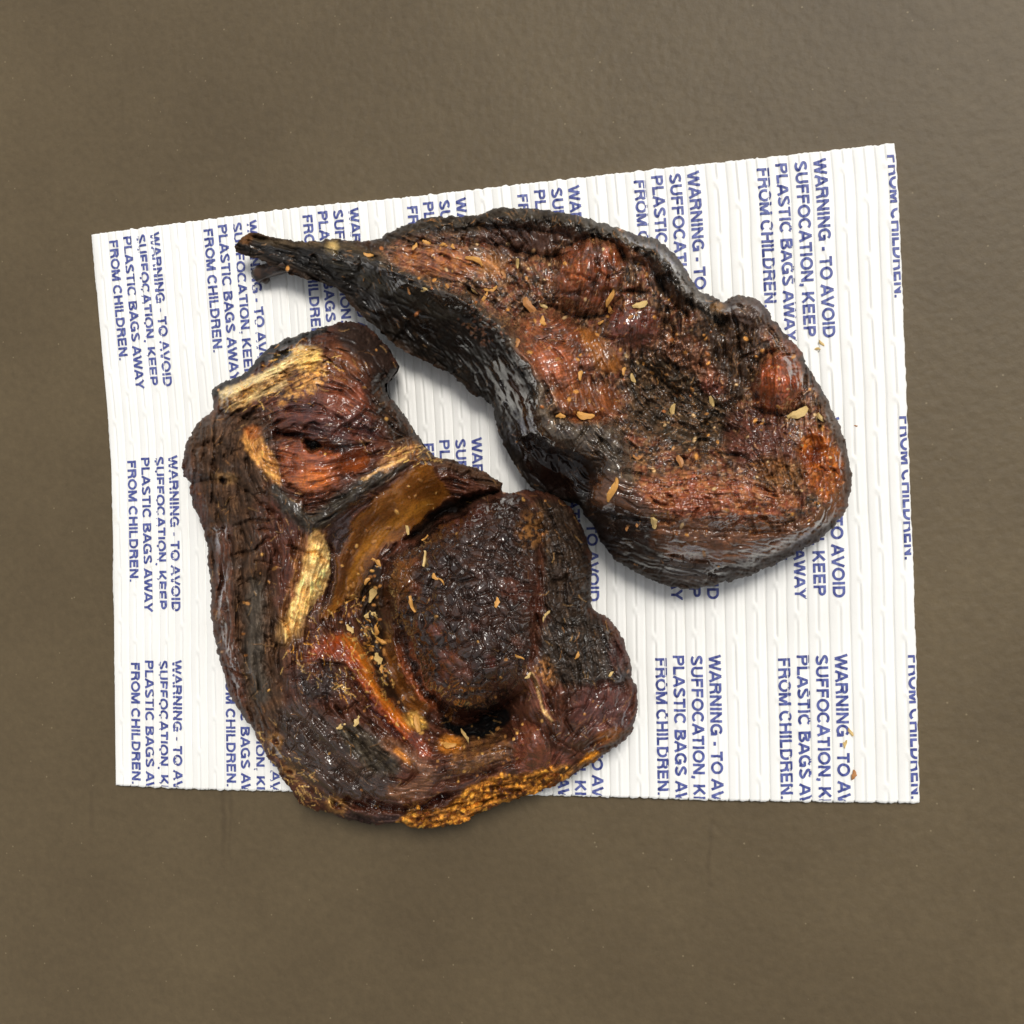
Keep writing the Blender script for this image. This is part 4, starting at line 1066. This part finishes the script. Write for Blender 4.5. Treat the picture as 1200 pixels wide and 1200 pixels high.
# brown lower skin and dark underside band
B.paint(B.poly([(770, 612), (830, 610), (900, 618), (960, 598), (992, 560), (998, 590), (960, 632), (900, 652), (830, 662), (770, 645)], 7), lin(110, 68, 42), 0.9, 0.32, 0.5, sc=14, c2=lin(88, 58, 42))
B.paint(B.poly([(720, 630), (780, 652), (850, 660), (920, 640), (985, 605), (990, 620), (900, 670), (820, 695), (760, 685), (715, 655)], 5), lin(62, 50, 44), 0.85, 0.4, 0.5, sc=9, c2=lin(46, 38, 34))
B.paint(B.stroke([(965, 470), (985, 510), (995, 550), (993, 585)], 6, 4), lin(80, 62, 52), 0.8, 0.35, 0.4)
# --- form
LIP2 = [(634, 470), (640, 494), (660, 504), (688, 504), (712, 515), (724, 536), (724, 560), (708, 582)]
cav = B.poly([(622, 512), (644, 526), (668, 532), (690, 545), (698, 566), (690, 592), (670, 590), (640, 582), (615, 562), (602, 530)], 5)
B.H = B.H * (1 - cav) + np.minimum(B.H, 66.0) * cav
dl, tl = line_dist(B.wx, B.wy, smooth_line(LIP2, 4))
B.H = np.where(dl < 17, np.maximum(B.H, 132 + 24 * np.sqrt(1 - np.clip(dl / 17, 0, 1) ** 2) - 10 * tl ** 2), B.H)
for (x, y, rx, ry, a, h) in ((688, 322, 44, 42, 0, 12), (652, 412, 48, 44, 20, 12), (742, 384, 34, 26, 10, 9), (913, 448, 28, 34, 0, 14), (850, 592, 60, 22, 5, 5), (690, 470, 36, 20, 0, 5), (890, 520, 36, 26, 0, 6), (835, 450, 14, 14, 0, 5)):
    B.bump(x, y, rx * 1.08, ry * 1.08, a, h * 1.3)
B.crease([(646, 345), (652, 300), (680, 280), (715, 282), (735, 310)], 5, 15)
B.crease([(600, 405), (608, 372), (640, 360), (676, 374), (696, 398)], 5, 15)
B.crease([(655, 362), (690, 372), (712, 365), (728, 345)], 4, 12)
B.crease([(886, 470), (880, 440), (894, 418), (920, 410)], 4, 12); B.crease([(890, 482), (925, 486), (948, 478)], 4, 10)
B.crease([(480, 312), (520, 332), (560, 348), (600, 372)], 5, 10)
B.crease([(540, 282), (600, 290), (650, 302), (690, 276)], 4, 12); B.crease([(500, 270), (560, 266), (620, 268), (680, 280)], 3, 7)
B.ridge(RIM, 8, 15); B.ridge(UP, 11, 17); B.ridge([(870, 366), (900, 372), (925, 400), (948, 436), (968, 478), (984, 520)], 9, 9)
B.crease([(640, 488), (665, 488), (695, 486), (725, 500), (740, 530), (738, 565)], 4, 14)
B.crease([(690, 600), (740, 608), (790, 612)], 4, 10)
B.crease([(842, 350), (836, 366), (844, 380), (852, 370)], 4, 22); B.crease([(800, 350), (826, 366), (850, 392)], 4, 10)
B.ridge([(856, 372), (866, 358), (884, 356), (900, 374)], 7, 9)
B.crease([(770, 320), (785, 350), (812, 372)], 5, 12)
B.bump(842, 360, 9, 8, 0, 5)
B.bump(950, 530, 22, 18, -30, -16); B.bump(800, 470, 34, 24, 30, -8); B.bump(770, 440, 14, 12, 0, -10); B.bump(808, 505, 16, 8, 20, -12); B.bump(855, 505, 12, 8, 0, -10)
B.crease([(740, 560), (790, 545), (840, 530), (880, 545)], 4, 9)
B.crease([(770, 620), (840, 622), (910, 622), (965, 595)], 4, 6)
B.ridge([(785, 632), (850, 642), (920, 628), (970, 600)], 10, 5)
B.crease([(296, 276), (340, 292), (400, 330)], 3, 5); B.crease([(290, 290), (340, 302), (390, 330)], 3, 5); B.crease([(365, 300), (378, 312), (395, 330)], 3, 8)
B.ridge([(283, 290), (292, 276)], 5, 6)
B.crease([(590, 470), (608, 500), (622, 530)], 4, 8); B.crease([(600, 440), (614, 470), (622, 505)], 4, 6)
B.fibre(B.poly(N1, 5), 108, 1.5, 40, 4, 0.16); B.fibre(B.poly(N2, 5), -15, 1.2, 30, 3.4, 0.14); B.fibre(B.poly(N4, 5), 100, 0.8, 30, 4, 0.12)
B.fibre(B.poly([(676, 386), (724, 415), (728, 436), (725, 480), (680, 490), (660, 460)], 6), 70, 1.8, 30, 4, 0.2)
B.fibre(B.poly([(280, 275), (400, 285), (420, 350), (300, 303)], 6), 14, 2.2, 60, 4)
B.fibre(B.poly([(440, 300), (620, 420), (630, 520), (570, 470), (440, 385)], 10), 60, 1.5, 22, 4)
B.fibre(B.poly([(700, 620), (800, 650), (980, 610), (900, 675), (760, 690)], 8), 12, 1.5, 50, 3.2)
B.fibre(B.poly([(480, 255), (700, 255), (800, 330), (770, 320), (690, 280), (500, 275)], 6), 85, 1.6, 16, 3.2)
B.fibre(B.poly([(820, 385), (890, 385), (880, 440), (840, 430)], 8), 105, 2.0, 26, 4)
B.nubs(mface * B.A, 9, 0.9)
B.nubs(B.poly([(735, 560), (900, 555), (985, 520), (985, 590), (880, 615), (770, 612)], 6), 7, 1.2, seed=4)
B.grain([(300, 288, 8), (350, 298, 15), (420, 330, 35), (480, 370, 40), (540, 420, 42), (590, 470, 65), (620, 530, 60), (660, 565, 30), (500, 340, 22), (570, 378, 35), (620, 430, 60), (636, 480, 85), (660, 505, 80), (700, 515, 50), (725, 540, 10),
         (560, 260, 10), (640, 258, 80), (720, 272, 60), (790, 320, 60), (870, 365, 40), (920, 395, 50), (500, 295, 10), (600, 310, 60), (690, 320, 108), (650, 415, -20), (700, 470, 70), (740, 380, 110), (780, 440, 45), (830, 400, 105), (860, 420, 105),
         (830, 500, 20), (900, 450, 100), (800, 560, -20), (860, 590, 10), (930, 540, 70), (965, 550, 80), (780, 630, 10), (850, 640, 3), (930, 620, -25), (985, 580, -75), (760, 665, 20), (850, 670, 0), (720, 640, 35)])
crumb = np.maximum(B.poly([(735, 420), (770, 385), (820, 400), (880, 470), (930, 490), (940, 545), (880, 560), (800, 545), (745, 520)], 14), B.poly([(560, 320), (610, 315), (650, 350), (610, 375), (575, 360)], 10))
crumb = np.maximum(crumb, B.poly([(470, 268), (560, 246), (660, 245), (760, 280), (820, 345), (800, 350), (740, 300), (660, 270), (520, 275)], 8) * 0.6)
crumb = np.maximum(crumb, 0.7 * B.poly([(745, 560), (900, 550), (985, 520), (985, 590), (880, 615), (770, 612)], 8))
B.detail(1.0, crumb=crumb)
B.strands(1100, 0.08 + mface * B.A, [TAN, lin(150, 100, 68), lin(110, 80, 60), lin(190, 150, 110)], (3, 9), 0.9, 0.55)
B.strands(180, B.stroke(RIM, 16) * 0.4 + B.stroke(UP, 14) * 0.6 + 1e-6, [lin(110, 98, 84), TAN], (3, 9), 0.8, 0.6)
B.crumbs(150, 0.08 + mface, [TAN, lin(196, 140, 76), lin(170, 106, 60), lin(190, 160, 120)], (0.7, 1.9), 1.5)
B.crumbs(40, B.ell(566, 385, 30, 18, 35) + 1e-6, [lin(104, 70, 54), lin(124, 86, 64)], (0.8, 1.5), 1.2)
for nm, pl, lab in (('red_nodule', N1, 'reddish brown nodule under the upper rim'), ('red_nodule', N2, 'reddish brown nodule beside the curled lip'), ('red_nodule', N3, 'small dull reddish nodule'), ('red_nodule', N4, 'smooth bright orange red nodule'), ('amber_pocket', POCK, 'translucent amber pocket')):
    B.part(nm, B.poly(pl, 5), M_TENDON, lab)
B.part('curled_lip', B.stroke(LIP, 15, 5), M_MEAT, 'glossy dark curled lip of skin')
ROOT_B = B.build('dried_meat_chew', 'long dried meat chew with red nodules tapering to a thin black tail', 'meat chew', (720, 470))

#--STALK--
def tube(pts, radii, mat, name, parent, seed=0, seg=10):
    pts = [Vector(p) for p in pts]; V = []; F = []
    for i, p in enumerate(pts):
        t = (pts[min(i + 1, len(pts) - 1)] - pts[max(i - 1, 0)]).normalized()
        a = t.cross(Vector((0, 0, 1)));  a = a.normalized() if a.length > 1e-4 else Vector((1, 0, 0)); b = t.cross(a)
        for k in range(seg):
            th = 2 * math.pi * k / seg
            r = radii[i] * (1 + 0.25 * math.sin(3 * th + i * 1.3 + seed) * 0.6 + 0.15 * random.uniform(-1, 1))
            V.append(p + (a * math.cos(th) + b * math.sin(th)) * r)
    for i in range(len(pts) - 1):
        for k in range(seg):
            F.append((i * seg + k, i * seg + (k + 1) % seg, (i + 1) * seg + (k + 1) % seg, (i + 1) * seg + k))
    me = bpy.data.meshes.new(name)
    me.from_pydata([tuple(v) for v in V], [], F + [tuple(range(seg))[::-1], tuple(range((len(pts) - 1) * seg, len(pts) * seg))])
    for p in me.polygons:
        p.use_smooth = True
    me.materials.append(mat)
    o = link(name, me, parent)
    return o
M_DARK = plain_material('black_dried_skin', lin(24, 20, 18), lin(70, 48, 34), 0.35)
ro = np.array(ROOT_B.location)
def PB(x, y, z):
    return tuple(P(x, y, z * MM) - ro)
tube([PB(338, 308, 36), PB(327, 313, 28), PB(315, 318, 21), PB(304, 322, 18), PB(297, 319, 19)], [0.0030, 0.0032, 0.0030, 0.0034, 0.0018], M_DARK, 'tail_spur', ROOT_B)
tube([PB(308, 320, 20), PB(310, 327, 17), PB(314, 331, 15)], [0.0024, 0.0020, 0.0012], M_DARK, 'tail_spur', ROOT_B, 2)

#--FLAKES--
M_FL = [plain_material('orange_flake', lin(178, 116, 46), lin(214, 164, 88), 0.55), plain_material('pale_flake', lin(170, 138, 80), lin(222, 192, 128), 0.55), plain_material('brown_flake', lin(140, 88, 44), lin(186, 130, 72), 0.55)]
def flake_mesh(seed, mat, asp):
    rng = random.Random(seed)
    V = []; F = []; n = 6
    for i in range(n + 1):
        t = i / n; w = (0.5 / asp) * (math.sin(math.pi * min(max(t, 0.06), 0.94)) ** 0.6) * rng.uniform(0.7, 1.15); z = 0.16 * math.sin(t * 3.1 + seed) / asp ** 0.3
        cx = 0.10 * math.sin(t * 4 + seed * 1.7)
        for (sy, dz) in ((-1, 0.03), (0, 0.09), (1, 0.02)):
            V.append((t - 0.5, cx + sy * w + rng.uniform(-0.03, 0.03), z + dz))
    nt = len(V)
    V += [(x, y, z - 0.09) for x, y, z in V]
    for i in range(n):
        for k in range(2):
            a = i * 3 + k
            F.append((a, a + 3, a + 4, a + 1)); F.append((a + nt, a + nt + 1, a + nt + 4, a + nt + 3))
        F.append((i * 3, i * 3 + nt, i * 3 + 3 + nt, i * 3 + 3)); F.append((i * 3 + 2, i * 3 + 5, i * 3 + 5 + nt, i * 3 + 2 + nt))
    F.append((0, 1, 1 + nt, nt)); F.append((1, 2, 2 + nt, 1 + nt))
    e = n * 3
    F.append((e, e + nt, e + 1 + nt, e + 1)); F.append((e + 1, e + 1 + nt, e + 2 + nt, e + 2))
    me = bpy.data.meshes.new('dried_flake'); me.from_pydata(V, [], F); me.materials.append(M_FL[mat])
    return me
FM = {}
def flake(x, y, size, ang, mat, asp, chew, label, group):
    key = (mat, asp, random.randrange(3))
    if key not in FM:
        FM[key] = flake_mesh(len(FM) * 3 + 1, mat, asp)
    if chew is None:
        z = SHEET_Z + 0.0006
        gx = gy = 0.0
    else:
        h = chew.z_at
        k = size * 0.3
        z = float(max(h(x, y), h(x + k, y), h(x - k, y), h(x, y + k), h(x, y - k))) * MM - 0.0002
        gx = (h(x + k, y) - h(x - k, y)) / (2 * k); gy = -(h(x, y + k) - h(x, y - k)) / (2 * k)
    o = link('dried_flake', FM[key])
    o.location = P(x, y, z)
    nrm = Vector((-gx * 0.6, -gy * 0.6, 1)).normalized()
    o.rotation_mode = 'QUATERNION'
    o.rotation_quaternion = nrm.to_track_quat('Z', 'Y') @ Matrix.Rotation(math.radians(-ang), 3, 'Z').to_quaternion()
    o.scale = (size * 0.88 * MM,) * 3
    u = UNIQUE.get((x, y))
    tag(o, u or label, 'flake', group)

UNIQUE = {(718, 574): 'long orange flake on the brown skin just outside the curled lip', (715, 349): 'long orange flake at the edge of the large striped nodule under the rim',
          (686, 487): 'broad bright orange flake touching the top of the curled lip', (432, 298): 'lone orange flake on the black skin where the tail begins', (556, 306): 'long orange sliver among the small flakes near the upper rim',
          (621, 359): 'large tan flake wedged between the two biggest reddish nodules', (935, 484): 'large cream flake beside the bright orange red nodule', (750, 357): 'pale flake lying on the small dull nodule',
          (797, 541): 'tan flake in the dark crusty middle of the long tailed chew', (483, 708): 'long pale splinter at the rim of the wrinkled lump', (582, 706): 'bright yellow crumb on top of the wrinkled lump',
          (545, 862): 'thin pale splinter over the black hollow below the wrinkled lump', (489, 848): 'yellow flake where the orange tendon band ends', (476, 620): 'pale curled flake on the amber tendon sheet',
          (640, 722): 'thin straw splinter on the dark crust beside the wrinkled lump'}
LB = 'small orange flake stuck on the long tailed chew'; GB = 'orange flakes on the long tailed chew'
LP_ = 'small pale tan flake stuck on the long tailed chew'; GP = 'pale flakes on the long tailed chew'
for (x, y, s, a, asp) in ((486, 289, 12, 80, 2), (500, 284, 12, 60, 2), (519, 287, 10, 20, 2), (531, 289, 9, 70, 2), (432, 298, 14, 25, 2.5), (556, 306, 24, -5, 3.5), (575, 338, 16, 95, 2.2),
                          (568, 349, 15, -12, 3), (637, 376, 15, 60, 2.5), (715, 349, 22, 112, 3), (714, 362, 10, 90, 2), (704, 378, 9, 60, 2), (686, 487, 20, -30, 2), (657, 488, 12, 10, 2),
                          (718, 574, 29, 105, 3), (680, 440, 12, 20, 2), (731, 435, 10, 10, 2)):
    flake(x, y, s, a, 0, asp, B, LB, GB)
for (x, y, s, a, asp) in ((621, 359, 24, -30, 2.2), (637, 358, 11, 80, 2), (606, 402, 14, 85, 2.5), (606, 309, 12, 40, 2.2), (750, 357, 18, -50, 2.2), (741, 371, 12, 120, 3), (935, 484, 24, 15, 2.2), (962, 489, 12, 50, 2),
                          (797, 541, 16, 100, 2), (747, 535, 12, 120, 2), (590, 322, 10, 20, 2), (748, 614, 8, 95, 2), (735, 619, 7, 70, 2), (766, 613, 16, 65, 2.2), (834, 471, 14, 5, 2.2), (742, 443, 12, -25, 2), (789, 480, 14, 40, 2), (556, 341, 9, 10, 2), (479, 341, 9, 20, 2), (497, 340, 11, -30, 2)):
    flake(x, y, s, a, 1 if (x + y) % 2 else 2, asp, B, LP_, GP)
LA = 'small yellow flake stuck on the knobbly chew outside its hollow'; GA = 'flakes on the knobbly chew'
LV = 'tan flake in the dark hollow between orange tendon band and wrinkled lump'; GV = 'flakes in the hollow of the knobbly chew'
for (x, y, s, a, asp) in ((510, 676, 11, 60, 2), (517, 681, 12, 40, 6), (582, 706, 12, 40, 2), (483, 708, 20, -8, 4), (497, 655, 19, 110, 5), (640, 722, 16, 60, 5), (609, 770, 14, -60, 4), (619, 791, 11, 40, 3),
                          (441, 659, 15, 85, 2.5), (430, 681, 11, -20, 2), (437, 697, 24, 75, 2.4), (434, 722, 21, 110, 2.4), (441, 739, 14, 95, 2), (447, 751, 18, 100, 2.6), (443, 772, 20, 60, 2), (447, 784, 10, 30, 2),
                          (410, 737, 14, 20, 2), (476, 620, 15, 120, 3), (462, 848, 13, 20, 2), (489, 848, 22, 40, 2.2), (545, 862, 22, 60, 6), (527, 873, 18, 10, 2), (418, 845, 13, 0, 2), (400, 851, 12, 20, 2), (676, 768, 10, 0, 2.5), (716, 790, 9, 80, 2), (498, 630, 12, 10, 5)):
    flake(x, y, s, a, 1 if (x * y) % 3 else 0, asp, A, *((LV, GV) if 425 < x < 450 and 650 < y < 790 else (LA, GA)))
LS = 'tiny tan crumb lying on the white printed sheet'; GS = 'crumbs on the sheet'
for (x, y, s, a, asp) in ((963, 402, 9, 60, 2), (958, 409, 7, 10, 2), (997, 858, 11, 70, 2), (991, 872, 10, 100, 2.4), (1000, 908, 12, 95, 2.2), (1003, 499, 4, 0, 2)):
    flake(x, y, s, a, 1 if x < 998 else 2, asp, None, LS, GS)
